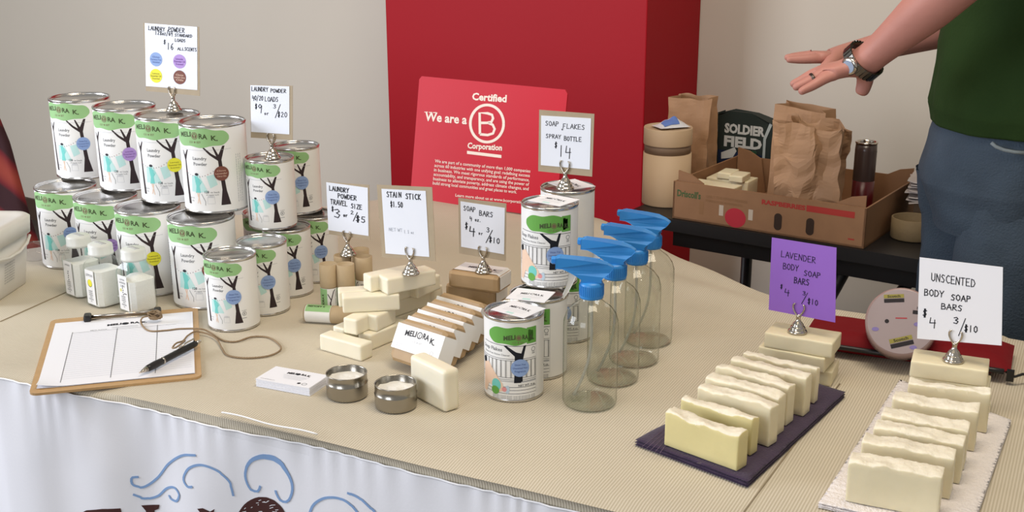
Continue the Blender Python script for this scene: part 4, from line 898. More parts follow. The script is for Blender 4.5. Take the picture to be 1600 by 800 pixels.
# ------------------------------------------------------------------ paper wrapped bars
def wrapped(name, P, M, label, band_off=0, logo=True):
    """lying flat: x .088 long, y .058 deep, z .026 thick; M orients it"""
    r = empty(name, P, 0, label, 'soap', 'brown paper wrapped soap bars'); L, D, T = .088, .056, .025
    def loft(mb_, x0, x1, g, m, ch=.004):
        sec = [(-D / 2 - g, ch), (-D / 2 + ch, -g), (D / 2 - ch, -g), (D / 2 + g, ch), (D / 2 + g, T - ch), (D / 2 - ch, T + g), (-D / 2 + ch, T + g), (-D / 2 - g, T - ch)]
        return sec
    b = MB(); sec = loft(b, 0, 0, 0, None)
    xs = [(-L / 2, .86), (-L / 2 + .006, 1), (-L / 4, 1), (0, 1), (L / 4, 1), (L / 2 - .006, 1), (L / 2, .86)]
    vs = []; 
    for x, s in xs:
        for i, (y, z) in enumerate(sec): vs.append(M @ (Vector((x, y * s, T / 2 + (z - T / 2) * s)) + noise.noise_vector(Vector((x * 40 + P.x * 9, y * 40, z * 40))) * .0009))
    fs = [(k * 8 + i, k * 8 + (i + 1) % 8, k * 8 + 8 + (i + 1) % 8, k * 8 + 8 + i) for k in range(len(xs) - 1) for i in range(8)]
    b.add(vs, [f[::-1] for f in fs] + [tuple(range(8)), tuple(len(vs) - 8 + i for i in range(8))[::-1]], M_wrap); b.build('wrapper', r)
    for s in (-1, 1):   # folded paper ends
        f = MB(); x = s * (L / 2 + .0006); f.add([M @ Vector(v) for v in ((x, -D * .42, T * .12), (x, D * .42, T * .12), (x + s * .001, D * .12, T * .62), (x + s * .001, -D * .12, T * .62), (x + s * .0012, -D * .42, T * .88), (x + s * .0012, D * .42, T * .88))], [(0, 1, 2, 3), (3, 2, 5, 4)], mat('kraft_wrap_fold', rgb(160, 132, 96), .6)); f.build('end_fold', r)
    g = .0012; x0, x1 = -L / 2 + .008, L / 2 - .003
    c = MB(); sec = loft(c, 0, 0, g, None)
    vs = [M @ Vector((x, y, z)) for x in (-.030, .036) for y, z in sec] if False else [M @ Vector((x, y, z)) for x in (x0, x1) for y, z in sec]
    c.add(vs, [(i, (i + 1) % 8, 8 + (i + 1) % 8, 8 + i)[::-1] for i in range(8)], M_label)
    return r, c
def band(r, M, face_z=None):
    L, D, T = .088, .056, .025; g = .0014
    sec = [(-D / 2 - g, .004), (-D / 2 + .004, -g), (D / 2 - .004, -g), (D / 2 + g, .004), (D / 2 + g, T - .004), (D / 2 - .004, T + g), (-D / 2 + .004, T + g), (-D / 2 - g, T - .004)]
    return sec
def wrapped_bar(P, M, label, logo):
    r, c = wrapped('wrapped_soap_bar', P, M, label); return r, c
# standing, leaning bars: local frame x = along bar, face (local z) tilted toward the camera, white sleeve round the short way
def row_bar(i, px, py, lab, tiltdeg=62):
    P = at(px, py, .7515); a = math.radians(-40)
    X = Vector((math.cos(a), math.sin(a), 0)); Nf = Vector((math.sin(a), -math.cos(a), 0))      # horizontal direction the face looks
    t = math.radians(tiltdeg); Yv = (-Nf * math.cos(t) + Vector((0, 0, math.sin(t)))).normalized(); Zv = X.cross(Yv)
    M = Matrix((X, Yv, Zv)).transposed()
    L, D, T = .092, .064, .029
    r = empty('wrapped_soap_bar', P, 0, lab, 'soap', 'brown paper wrapped soap bars')
    off = Vector((L / 2, D / 2, 0)); W3 = lambda x, y, z: M @ (Vector((x - 0, y, z)) + Vector((L / 2, D / 2, -T)))
    lift = -min((W3(x, y, z)).z for x in (-L / 2, L / 2) for y in (-D / 2, D / 2) for z in (0, T)); up = Vector((0, 0, max(lift, 0) + .0006))
    ch = .004; sec = [(-D / 2, ch), (-D / 2 + ch, 0), (D / 2 - ch, 0), (D / 2, ch), (D / 2, T - ch), (D / 2 - ch, T), (-D / 2 + ch, T), (-D / 2, T - ch)]
    b = MB(); xs = [(-L / 2, .84), (-L / 2 + .007, 1), (0, 1), (L / 2 - .007, 1), (L / 2, .84)]; vs = []
    for x, s in xs:
        for y, z in sec: vs.append(W3(x, y * s, T / 2 + (z - T / 2) * s) + up + noise.noise_vector(Vector((x * 50 + i, y * 50, z * 50))) * .0006)
    fs = [(k * 8 + q, k * 8 + 8 + q, k * 8 + 8 + (q + 1) % 8, k * 8 + (q + 1) % 8) for k in range(4) for q in range(8)]
    b.add(vs, fs + [tuple(range(8)), tuple(len(vs) - 8 + q for q in range(8))[::-1]], M_wrap); b.build('wrapper', r)
    # white printed sleeve: covers the face except top and bottom strips, wraps round the ends
    g = .0012; c = MB(); y0, y1 = -D * .22, D * .37
    loop = [(-L / 2 - g, 0 - g), (L / 2 + g, 0 - g), (L / 2 + g, T + g), (-L / 2 - g, T + g)]
    n_ = 4; vs = [W3(x, y, z) + up for y in (y0, y1) for x, z in loop]
    c.add(vs, [(q, (q + 1) % n_, n_ + (q + 1) % n_, n_ + q) for q in range(n_)], M_label)
    p = Print(); p.text('MELI', -.028, .006, .0115, M_dk, 'l', .03, 1, width=.022, slope=.10); p.ring(.0005, .0118, .0045, .0013, M_dk, 1); p.line([(.0005, .008), (.0005, .014)], .0009, M_dk, 1); p.text('RA', .007, .009, .0115, M_dk, 'l', .03, 1, width=.0125, slope=-.10); p.text('K.', .0225, .0055, .0115, M_dk, 'l', .03, 1, width=.010, slope=-.16)
    p.text('CO \u2605 EST', .0, -.001, .0042, M_lt, 'c', 0, 1); p.rect(-.040, -.008, -.026, -.0075, M_lt, 1); p.rect(-.040, -.011, -.03, -.0105, M_lt, 1); p.ring(.032, -.008, .003, .0006, M_lt, 1, n=14)
    p.build('x', lambda u, v, l: W3(u, v + .002, T + g + .0002 * l) + up, None, mb=c); c.build('sleeve', r)
rows = [(607, 574), (622.5, 562.5), (638, 551), (653, 539.5), (668, 528)]
labs = ['front brown wrapped soap bar of the leaning row, behind the upright white bar', 'second brown wrapped soap bar of the leaning row', 'third brown wrapped soap bar of the leaning row', 'fourth brown wrapped soap bar of the leaning row', 'rearmost leaning brown wrapped soap bar, against the flat stack']
for i, (x, y) in enumerate(rows): row_bar(i, x, y, labs[i])
def flat_bar(px, py, z, lab, i, yawd=-24, band_on=True):
    P = at(px, py, z); a = math.radians(yawd); X = Vector((math.cos(a), math.sin(a), 0)); Y = Vector((-math.sin(a), math.cos(a), 0)); M = Matrix((X, Y, Vector((0, 0, 1)))).transposed()
    L, D, T = .088, .058, .0275
    r = empty('wrapped_soap_bar', P, 0, lab, 'soap', 'brown paper wrapped soap bars')
    ch = .004; sec = [(-D / 2, ch), (-D / 2 + ch, 0), (D / 2 - ch, 0), (D / 2, ch), (D / 2, T - ch), (D / 2 - ch, T), (-D / 2 + ch, T), (-D / 2, T - ch)]
    b = MB(); xs = [(-L / 2, .86), (-L / 2 + .006, 1), (0, 1), (L / 2 - .006, 1), (L / 2, .86)]; vs = []
    for x, s in xs:
        for y, zz in sec: vs.append(M @ Vector((x, y * s, T / 2 + (zz - T / 2) * (s if zz > T / 2 else 1))))
    b.add(vs, [(k * 8 + q, k * 8 + 8 + q, k * 8 + 8 + (q + 1) % 8, k * 8 + (q + 1) % 8) for k in range(4) for q in range(8)] + [tuple(range(8)), tuple(len(vs) - 8 + q for q in range(8))[::-1]], M_wrap); b.build('wrapper', r)
    c = MB(); g = .0011; y0, y1 = -D * .30, D * .42
    pts = [(-L / 2 - g * .2, T * .1), (-L / 2 - g, T - .003), (-L / 2 + .005, T + g), (L / 2 - .005, T + g), (L / 2 + g, T - .003), (L / 2 + g, .003)]
    vs = [M @ Vector((x, y, zz)) for y in (y0, y1) for x, zz in pts]; n_ = len(pts)
    c.add(vs, [(q, n_ + q, n_ + q + 1, q + 1) for q in range(n_ - 1)], M_label)
    p = Print(); p.text('MELI', -.022, .0, .010, M_dk, 'l', .04, 1, width=.019, slope=.1); p.ring(.003, .005, .0038, .0012, M_dk, 1); p.text('RA K.', .009, .001, .010, M_dk, 'l', .04, 1, width=.022, slope=-.1)
    for q in range(8): p.rect(.030 + (q % 4) * .0022, -.012 + (q // 4) * .012, .031 + (q % 4) * .0022, -.004 + (q // 4) * .012, M_lt, 1)
    p.build('x', lambda u, v, l: M @ Vector((u, v, T + g + .0002 * l)), None, mb=c); c.build('sleeve', r)
flat_bar(742, 484, .7505, 'lowest flat brown wrapped soap bar of the stack under the sign', 1)
flat_bar(745, 466, .7505 + .0288, 'second flat brown wrapped soap bar of the stack under the sign', 2, -26)
flat_bar(750, 446, .7505 + .0576, 'topmost flat brown wrapped soap bar carrying the card holder', 3, -25)

# ------------------------------------------------------------------ body soap rows on towels
def towel(name, corners, th, m, label, seed, folds=3, rib=False):
    c = [Vector((v.x, v.y, 0)) for v in corners]; b = MB()
    for layer in range(folds):
        z0 = .7505 + layer * th / folds; off = [0, .004, -.002][layer % 3]
        def f(u, v, top):
            p = c[0].lerp(c[1], u).lerp(c[3].lerp(c[2], u), v); e_ = min(u, 1 - u, v, 1 - v)
            ed = max(0, 1 - e_ / .03); w_ = noise.noise(Vector((p.x * 25, p.y * 25, seed + layer))) * .0012
            mid_ = (c[0] + c[2]) / 2; p = mid_ + (p - mid_) * (1 + off * (2 - layer) + .006 * noise.noise(Vector((u * 9, v * 9, seed + layer * 3))))
            hz = th / folds
            if rib and top: w_ += .0004 * math.sin(v * 220)
            return Vector((p.x, p.y, z0 + (hz - ed * hz * .45 if top else ed * hz * .45) + (w_ * (1 if top else 0) * (1 if layer == folds - 1 else 0))))
        N1, N2 = 40, (120 if rib else 60)
        b.grid(lambda u, v: f(u, v, True), N1, N2, m); b.grid(lambda u, v: f(1 - u, v, False), N1, N2, m)
        for fn in (lambda u, v: f(u, 0, v > .5), lambda u, v: f(1 - u, 1, v > .5), lambda u, v: f(0, 1 - u, v > .5), lambda u, v: f(1, u, v > .5)): b.grid(fn, 40, 1, m)
    o = b.build(name); bm = bmesh.new(); bm.from_mesh(o.data); bmesh.ops.remove_doubles(bm, verts=bm.verts, dist=2e-4); bm.to_mesh(o.data); bm.free(); tag(o, label, 'towel'); return o
M_ptow = mat('dark_purple_cotton', rgb(52, 34, 62), .9, bump=.35, bscale=400, var=.12, vscale=40, sheen=.2)
M_wtow = mat('white_waffle_cotton', rgb(232, 226, 224), .9, bump=.8, bscale=240, sheen=.2)
towel('folded_towel', [at(992, 697), at(1168, 764), at(1320, 622), at(1205, 585)], .010, M_ptow, 'dark purple folded towel under the lavender soap bars', 3)
towel('white_towel', [at(1278, 795), at(1512, 850), at(1579, 664), at(1405, 600)], .008, M_wtow, 'white ribbed folded towel under the unscented soap bars', 8, rib=True)
st = MB(); 
for k_ in range(5):
    A = at(1000 + k_ * 6, 695 - k_ * 5.5, .7612); B = at(1040 + k_ * 3, 668 - k_ * 0 - k_ * 4, .7612); A, B = at(1003 + k_ * 7, 698 + k_ * 2.5, .7612), at(1038 + k_ * 3, 671 + k_ * 3, .7612)
    st.tube([A, (A + B) / 2, B], .0003, mat('stitching', rgb(120, 100, 120), .8), 4)
sto = st.build('hem_stitching'); 
for o_ in COL.objects:
    if o_.name == 'folded_towel': sto.parent = o_
GL, GW = 'lavender soap bars on the purple towel', 'unscented soap bars on the white towel'
def slabR(B_px, z, yw, Ld, th, hh, m, crust, label, group, seed):
    B = at(*B_px, z); a = math.radians(yw); d = Vector((math.cos(a), math.sin(a), 0)); nv = Vector((-d.y, d.x, 0))
    brick_soap('body_soap_bar', B - d * Ld / 2 + nv * th / 2, (Ld, th, hh), yw, m, label, 'soap', group, .0018, seed, crust)
def slab(A_px, B_px, z, th, hh, m, crust, label, group, seed, name='body_soap_bar'):
    A, B = at(*A_px, z), at(*B_px, z); d = B - A; yw = math.atan2(d.y, d.x); nv = Vector((-math.sin(yw), math.cos(yw), 0))
    brick_soap(name, (A + B) / 2 + nv * th / 2, (d.length, th, hh), math.degrees(yw), m, label, 'soap', group, .0018, seed, crust)
TZ = .7613
# front-bottom-left and front-bottom-right pixels of each upright bar (lower edge of the face)
def row(anchors, z, group, labs, seed):
    for i, (px, yw, Ld, hh, m, thmax) in enumerate(anchors):
        th = thmax
        if i + 1 < len(anchors):
            A, B = at(*px, z), at(*anchors[i + 1][0], z); a = math.radians(yw); th = min(thmax, (B - A).dot(Vector((-math.sin(a), math.cos(a), 0))) * .96)
        slabR(px, z, yw, Ld, th, hh, m, .0022, labs[i], group, seed + i)
lav = [((1151, 737), -43, .106, .046, M_soapy, .022), ((1172, 712.5), -42, .104, .047, M_soapy, .017), ((1200.5, 699), -41, .106, .053, M_soapw, .022), ((1212.5, 682.5), -40, .106, .054, M_soapw, .022), ((1227.5, 666), -39, .106, .055, M_soapw, .022), ((1255, 651.5), -36, .108, .056, M_soapw, .022), ((1272, 631), -34, .106, .050, M_soapw, .014)]
ord_ = ['frontmost yellow', 'second yellow', 'third', 'fourth', 'fifth', 'sixth', 'seventh and last']
row(lav, TZ, GL, ['%s lavender soap bar of the standing row from the front' % t for t in ord_], 30)
def flat_stack(FLpx, FRpx, zt, n, D, labs, group, seed, jog):
    A, B = at(*FLpx, zt), at(*FRpx, zt); d = (B - A); L = d.length; yw = math.atan2(d.y, d.x); nv = Vector((-math.sin(yw), math.cos(yw), 0)); C = (A + B) / 2 + nv * D / 2; t = (zt - .7503) / n
    for i in range(n):
        j = jog[i]; brick_soap('body_soap_bar', Vector((C.x, C.y, .7503 + t * i)) + d.normalized() * j[0] + nv * j[1], (L, D, t - .0004), math.degrees(yw) + j[2], M_soapw, labs[i], 'soap', group, .002, seed + i)
flat_stack((1195, 519), (1301, 537), ZL, 3, .054, ['lowest flat lavender soap bar of the rear stack', 'middle flat lavender soap bar of the rear stack', 'top flat lavender soap bar under the purple sign stand'], GL, 50, ((.000, .004, 3), (-.007, -.002, -2), (0, 0, 0)))
whi = [((1465, 812), -25, .100, .051, M_soapw, .030), ((1484, 781), -25, .102, .052, M_soapw, .030), ((1499, 757), -26, .102, .052, M_soapw, .03), ((1506, 735), -25, .100, .053, M_soapw, .03), ((1522, 706), -25, .102, .053, M_soapw, .03), ((1541, 677), -24, .100, .054, M_soapw, .018)]
ow = ['frontmost', 'second', 'third', 'fourth', 'fifth', 'rearmost']
row(whi, .7593, GW, ['%s unscented soap bar of the standing row at the right' % t for t in ow], 70)
flat_stack((1423, 563), (1545, 580), ZW, 3, .050, ['lowest flat unscented soap bar of the rear stack', 'middle flat unscented soap bar of the rear stack', 'top flat unscented soap bar under the white sign stand'], GW, 80, ((.006, .004, 4), (.003, .001, -3), (0, 0, 0)))

# ------------------------------------------------------------------ red pouch and tape roll
M_pouch = mat('red_nylon', rgb(118, 10, 20), .7, bump=.2, bscale=60, spec=.2)
pl, prr = at(1255, 550), at(1570, 598); pax = (prr - pl).normalized(); pay = Vector((-pax.y, pax.x, 0)); Lp = (prr - pl).length
pc = empty('zip_pouch', (pl + prr) / 2 + pay * .055, math.atan2(pax.y, pax.x), 'red zip pouch with black zipper lying behind the soap stacks', 'pouch')
b = MB()
def pouch(u, v, s):
    x = (u - .5) * Lp * 1.04; y = (v - .5) * .115; e_ = min(1, min(u, 1 - u) / .12) ** .5 * min(1, min(v, 1 - v) / .22) ** .5
    return Vector((x, y, .0185 + s * (.0175 * e_ + .0015 * noise.noise(Vector((x * 30, y * 30, 2))) * e_)))
b.grid(lambda u, v: pouch(u, v, 1), 40, 20, M_pouch); b.grid(lambda u, v: pouch(1 - u, v, -1), 40, 20, M_pouch); b.build('body', pc)
z = MB(); z.tube([Vector((x, -.0585 - .0015, .0185)) for x in [(i / 20 - .5) * Lp * .98 for i in range(21)]], .0042, M_black, 8); z.build('zipper', pc)
z = MB(); z.tube([Vector(v) for v in ((Lp * .5, -.058, .018), (Lp * .5 + .012, -.062, .014), (Lp * .5 + .022, -.052, .016), (Lp * .5 + .034, -.046, .012), (Lp * .5 + .05, -.05, .006))], .002, M_black, 8); z.box((Lp * .5 + .006, -.06, .014), (.010, .008, .016), M_black); z.build('zipper_pull', pc)
TP = at(1408, 556, .775); tn_ = (CAM - TP); tn_.z = 0; tn_ = (tn_.normalized() * .86 + Vector((0, 0, .5))).normalized()
TC = TP + Vector((0, 0, .046)) - Vector((tn_.x, tn_.y, 0)) * .01
TC = atd(1408, 506, TP.y + .02)
Mt = tn_.to_track_quat('Z', 'Y').to_matrix()
tr_ = empty('packing_tape_roll', TC, 0, 'thick roll of clear packing tape with printed core leaning on the red pouch', 'tape roll')
M_tape = mat('tape_film', rgb(176, 150, 146), .25, trans=.25); M_tface = mat('tape_roll_face', rgb(170, 156, 158), .3, trans=.1)
b = MB(); b.lathe([(.020, -.028), (.047, -.028), (.0505, -.025), (.0505, .016), (.048, .018), (0, .0182)], M_tape, 56, M=Mt); b.build('roll', tr_)
b = MB(); b.lathe([(0, .0184), (.0475, .0184)], M_tface, 48, M=Mt); b.build('face', tr_)
p = Print(); yl, dk2 = cmat(150, 142, 70), cmat(40, 36, 40); vi = cmat(132, 120, 176)
for x, y, a, s in ((-.010, .034, .05, 1), (.030, .016, -.1, 1), (.000, -.030, .25, 1.15), (.046, -.01, .3, .5)):
    c_, s__ = math.cos(a), math.sin(a); R_ = lambda u, v: (x + (u * c_ - v * s__) * s, y + (u * s__ + v * c_) * s)
    p.poly([R_(-.014, .0005), R_(.014, .0005), R_(.014, .006), R_(-.014, .006)], yl, 1); p.poly([R_(-.014, -.006), R_(.014, -.006), R_(.014, -.0005), R_(-.014, -.0005)], dk2, 1)
    p.text('Scotch', R_(-.009, .0015)[0], R_(-.009, .0015)[1], .005 * s, dk2, 'l', .02, 2, rot=a, width=.018 * s)
for x, y in ((-.036, -.012), (.022, -.004), (.016, -.038)): p.disc(x, y, .005, vi, 1, ry=.003)
p.rect(-.008, .004, .008, .0055, cmat(180, 50, 60), 1); p.disc(-.020, .0, .003, dk2, 1)
pts_ = [t for t in p.t if all(q[0] ** 2 + q[1] ** 2 < .047 ** 2 for q in t[0])]; p.t = pts_
xr = UP.copy(); xr = (xr - tn_ * xr.dot(tn_)).normalized(); yr = xr.cross(tn_)
p.build('print', lambda u, v, l: yr * u + xr * v + tn_ * (.0186 + .0002 * l), tr_)

# ------------------------------------------------------------------ white tub at the left and clear bag
P0 = at(60, 436); tb_ = empty('plastic_tub', P0, math.radians(-4), 'white plastic tub with lid and printed label at the left edge', 'tub')
def tubm(u, v, lv):
    pass
def rr_ring(hx, hy, r, n=6):
    return [(x, y) for x, y in rrect(-hx, -hy, hx, hy, r, n)]
def rloft(mb_, lv, m, cap0=True, cap1=True, smooth=True, c=(0, 0)):
    vs = []; n = None
    for hx, hy, r, z in lv:
        rg = rr_ring(hx, hy, r); n = len(rg); vs += [(x + c[0], y + c[1], z) for x, y in rg]
    fs = [(k * n + i, k * n + (i + 1) % n, (k + 1) * n + (i + 1) % n, (k + 1) * n + i) for k in range(len(lv) - 1) for i in range(n)]
    if cap0: fs.append(tuple(range(n))[::-1])
    if cap1: fs.append(tuple(len(vs) - n + i for i in range(n)))
    mb_.add(vs, fs, m, smooth)
M_tub = mat('translucent_white_plastic', rgb(226, 222, 214), .35, trans=.08)
hx, hy = .125, .085; off = (-hx + .004, .02 - .0)
b = MB(); rloft(b, [(hx - .012, hy - .012, .02, 0), (hx - .01, hy - .01, .022, .003), (hx, hy, .025, .096)], M_tub, c=(-hx, -hy)); b.build('body', tb_)
b = MB(); rloft(b, [(hx + .001, hy + .001, .025, .094), (hx + .005, hy + .005, .03, .095), (hx + .007, hy + .007, .03, .124), (hx + .003, hy + .003, .03, .128), (hx - .008, hy - .008, .02, .128), (hx - .012, hy - .012, .02, .1255), (hx - .04, hy - .04, .02, .1255)], M_tub, c=(-hx, -hy)); b.build('lid', tb_)
b = MB(); b.tube([(.001, -.014, .088), (.003, -.030, .078), (.003, -.06, .070), (.003, -.10, .070), (.003, -.14, .078), (.001, -.158, .088)], .0028, M_tub, 8); b.build('handle', tb_)
p = Print()
for i in range(8): p.text('BORAX FREE CLEANER DIRECTIONS', -.03, -i * .0048, .0034, M_greyt, 'c', 0, 1, width=.036)
p.build('print', lambda u, v, l: Vector((-.0022 + v * .14 - .0003 + .0004 * l, -.060 + u, .058 + v)), tb_)
cg = MB(); CP = at(64, 410)
def crumple(u, v):
    a = u * 2 * PI; r_ = .034 * math.sin(v * PI) ** .6; p_ = Vector((r_ * math.cos(a) * 1.3, r_ * math.sin(a), .002 + .038 * v)); return p_ + noise.noise_vector(p_ * 60) * .006 * (v * 1.0)
cg.grid(crumple, 30, 14, M_clear, wrap=True); o = cg.build('clear_plastic_bag', loc=CP + Vector((-.01, .0, .001))); tag(o, 'crumpled clear plastic bag between the white tub and the cans', 'bag')

# ------------------------------------------------------------------ red striped fabric over a chair at far left
def stripes():
    m = bpy.data.materials.new('striped_red_fabric'); m.use_nodes = True; nt = m.node_tree; b_ = nt.nodes['Principled BSDF']; b_.inputs['Roughness'].default_value = .8
    tc = nt.nodes.new('ShaderNodeTexCoord'); mp = nt.nodes.new('ShaderNodeMapping'); mp.inputs['Rotation'].default_value = (0, math.radians(50), 0)
    w_ = nt.nodes.new('ShaderNodeTexWave'); w_.inputs['Scale'].default_value = 3.2; w_.inputs['Distortion'].default_value = 3; w_.bands_direction = 'X'
    r = nt.nodes.new('ShaderNodeValToRGB'); r.color_ramp.elements[0].color = rgb(52, 14, 22); r.color_ramp.elements[1].color = rgb(150, 58, 44); r.color_ramp.elements[0].position = .35
    el = r.color_ramp.elements.new(.6); el.color = rgb(110, 18, 28)
    nt.links.new(tc.outputs['Object'], mp.inputs['Vector']); nt.links.new(mp.outputs[0], w_.inputs['Vector']); nt.links.new(w_.outputs['Fac'], r.inputs['Fac']); nt.links.new(r.outputs['Color'], b_.inputs['Base Color']); return m
Y0 = 2.75; CH = atd(10, 385, Y0); ch_ = empty('draped_chair', (CH.x - .22, Y0 + .1, 0), 0, 'dark red fabric with orange diagonal stripes over a chair at the left edge', 'chair')
b = MB()
def drape(u, v):   # outer silhouette slopes from the top at the left down to the right
    EA, EB = atd(0, 232, Y0), atd(50, 392, Y0); t = -.5 + v * 2.4; z = EA.z + (EB.z - EA.z) * t
    xr_ = EA.x + (EB.x - EA.x) * (t if t > 0 else t * 1.8) - ch_.location.x
    x = -.35 + (xr_ + .35) * u; bulge = .05 * math.sin(u * PI) + .012 * math.sin(u * 18 + v * 5)
    return Vector((x, -.1 - bulge + .06 * u, z))
b.grid(drape, 30, 30, stripes()); b.build('fabric', ch_, solid=.008)
b = MB(); b.box((-.15, .0, .45), (.42, .42, .05), M_black); b.build('seat', ch_, bevel=.01)
b = MB(); b.box((-.15, -.02, .74), (.40, .03, .5), M_black); b.build('backrest', ch_, bevel=.01)
for x, y in ((-.34, -.18), (.04, -.18), (-.34, .18), (.04, .18)):
    b = MB(); b.tube([(x, y, 0), (x, y, .43)], .012, M_black, 8); b.build('leg', ch_)

# ------------------------------------------------------------------ black side table and what stands on it
SO = 2.222; LTX = at(985, 328).dot(LU); 
def S3(u, v, z): return LU * u + LV * v + Vector((0, 0, z))
stb = empty('side_table', S3(LTX + .5, SO + .25, 0), AX, 'black folding table along the wall with crossed legs', 'table')
b = MB(); b.prism(rrect(-.50, -.25, .95, .255, .04), .722, .7495, M_black); b.build('tabletop', stb, bevel=.004)
for pts in (((-.30, -.2, 0), (.0, -.2, .72)), ((.62, -.2, .72), (.18, -.2, .30), (-.1, -.2, 0.02)), ((.75, .2, .0), (.75, .2, .72)), ((-.4, .2, .0), (-.4, .2, .72)), ((.78, -.2, 0), (.78, -.2, .72)), ((-.3, .2, .02), (.1, .2, .72))):
    b = MB(); b.tube(pts, .014, M_black, 10); b.build('leg', stb)
b = MB(); b.box((.2, -.2, .70), (1.2, .03, .04), M_black); b.build('rail', stb)
# carton tray
F0 = at(1049, 341); u0 = F0.dot(LU); v0 = F0.dot(LV) ; BL_, BD_, BH_ = .425, .33, .083
ct = empty('fruit_carton', S3(u0, v0 + .004, .7502), AX, 'open brown cardboard fruit carton with green and red print on the black table', 'box'); T_ = .004
def panel(name, c, d): b = MB(); b.box(c, d, M_carton); return b.build(name, ct)
panel('base', (BL_ / 2, BD_ / 2, T_ / 2), (BL_, BD_, T_)); fp_ = panel('front_panel', (BL_ / 2, T_ / 2, BH_ / 2), (BL_, T_, BH_)); panel('back_panel', (BL_ / 2, BD_ - T_ / 2, BH_ / 2), (BL_, T_, BH_))
panel('side_panel', (T_ / 2, BD_ / 2, BH_ / 2), (T_, BD_, BH_ * .98)); panel('side_panel', (BL_ - T_ / 2, BD_ / 2, BH_ / 2), (T_, BD_, BH_ * .98))
for x, s in ((T_ * 1.5, 1), (BL_ - T_ * 1.5, -1)):
    for y in (.012, BD_ - .012):
        b = MB(); b.prism([(0, 0), (.075, 0), (.060, BH_ + .0), (.03, BH_ + .016), (0, BH_ + .022)], -.002, .002, M_carton, fn=lambda X_, Y_, Z_, x=x, s=s, y=y: Vector((x + s * X_, y + Z_, Y_))); b.build('corner_post', ct)
p = Print(); Mgn = cmat(64, 92, 56); Mrd = cmat(164, 52, 46); Mtn = cmat(140, 104, 72)
p.text("Driscoll's", .010, BH_ - .032, .020, Mgn, 'l', .03, 1, width=.056)
p.text('ONLY THE FINEST BERRIES', .078, BH_ - .026, .008, Mtn, 'l', .02, 1, width=.095); p.text('PRODUCE OF USA  WATSONVILLE CA', .078, BH_ - .035, .007, Mtn, 'l', .02, 1, width=.085)
p.text('RASPBERRIES', .205, BH_ - .022, .013, Mrd, 'l', .05, 1, width=.095); p.rect(.302, BH_ - .024, .402, BH_ - .011, Mrd, 1); p.rect(.392, .014, .405, .017, Mrd, 1)
p.disc(.148, .022, .024, cmat(176, 44, 58), 1, ry=.021)
for x in (.115, .182): p.rect(x - .005, .022, x + .005, .045, cmat(190, 176, 160), 1)
p.rect(.064, .018, .074, .047, Mtn, 1)
for x in (.243, .312): p.poly(rrect(x - .0085, .010, x + .0085, .046, .0082), cmat(52, 36, 26), 1)
p.build('print', lambda u, v, l: Vector((u, -.0003 * l, v)), ct, )
# soaps inside the carton
def inbox(x, y, z, d, lab, sd, rz=-33):
    P = S3(u0 + x, v0 + .004 + y, .7502 + z); brick_soap('spare_soap_bar', P, d, rz, M_soapw, lab, 'soap', 'spare soap bars in the fruit carton', .002, sd)
inbox(.075, .055, T_ + .0005, (.10, .06, .055), 'spare soap block lying deepest in the fruit carton', 90); inbox(.060, .17, T_ + .0005, (.10, .06, .062), 'spare soap block in the fruit carton, rear lower one', 91)
inbox(.075, .050, .0605, (.105, .05, .016), 'long spare soap bar at the front inside the fruit carton', 92, -37); inbox(.052, .165, .0675, (.032, .055, .014), 'left of two small spare soap bars in the fruit carton', 93, -30); inbox(.087, .150, .0675, (.032, .055, .014), 'right of two small spare soap bars in the fruit carton', 94, -30)
# kraft bags
def bag(P, w_, d_, h_, rz, lab, seed, crumple_=.006, top=.0, squash=0):
    b = MB(); nu, nv = 48, 28
    def f(u, v):
        t = (u * 4) % 4; s = int(t); q = t - s
        x, y = [(-1 + 2 * q, -1), (1, -1 + 2 * q), (1 - 2 * q, 1), (-1, 1 - 2 * q)][s]
        side = s in (1, 3); pleat = (1 - abs(2 * q - 1)) if side else 0
        sx = w_ / 2 * (1 - squash * v * .3); sy = d_ / 2 * (1 - squash * v)
        px_ = x * sx - (math.copysign(1, x) * pleat * .018 * min(1, v * 2) if side else 0); py_ = y * sy
        z = h_ * v + (top * (x + 1) / 2 * v)
        k_ = crumple_ * min(1, v * 3 + .15)
        base = Vector((px_, py_, z)); n1 = noise.noise_vector(Vector((base.x * 22, base.y * 22, base.z * 9)) + Vector((seed, 0, base.x * 14))) * k_ * 1.7; n2 = noise.noise_vector(base * 38 + Vector((0, seed, 0))) * k_ * .6
        # sharp facets
        n3 = Vector((abs(n1.x), abs(n1.y), 0)) * -.8
        v3 = base + n1 + n2 + n3 * .5
        return Vector((v3.x, v3.y, max(v3.z, 0) if v > 0 else 0))
    b.grid(f, nu, nv, M_bag, smooth=False, wrap=True)
    vs = [f(i / nu, 0) for i in range(nu)]; b.add(vs, [tuple(range(nu))[::-1]], M_bag)
    o = b.build('paper_bag', loc=P, rz=rz, solid=.0008); tag(o, lab, 'bag', 'brown paper bags'); return o
bag(S3(u0 - .085, v0 + .20, .7504) + LV * .06, .105, .075, .225, AX + .15, 'brown paper bag standing behind the round cardboard tub', 3, .004, squash=.1)
bag(S3(u0 + .205, v0 + .215, .7552), .12, .08, .235, AX, 'tall smooth brown paper bag at the back of the fruit carton', 11, .002, top=-.01, squash=.2)
bag(S3(u0 + .272, v0 + .10, .7552), .145, .085, .222, AX + .03, 'crumpled brown paper bag in front, inside the fruit carton', 27, .011, top=-.012, squash=.25)
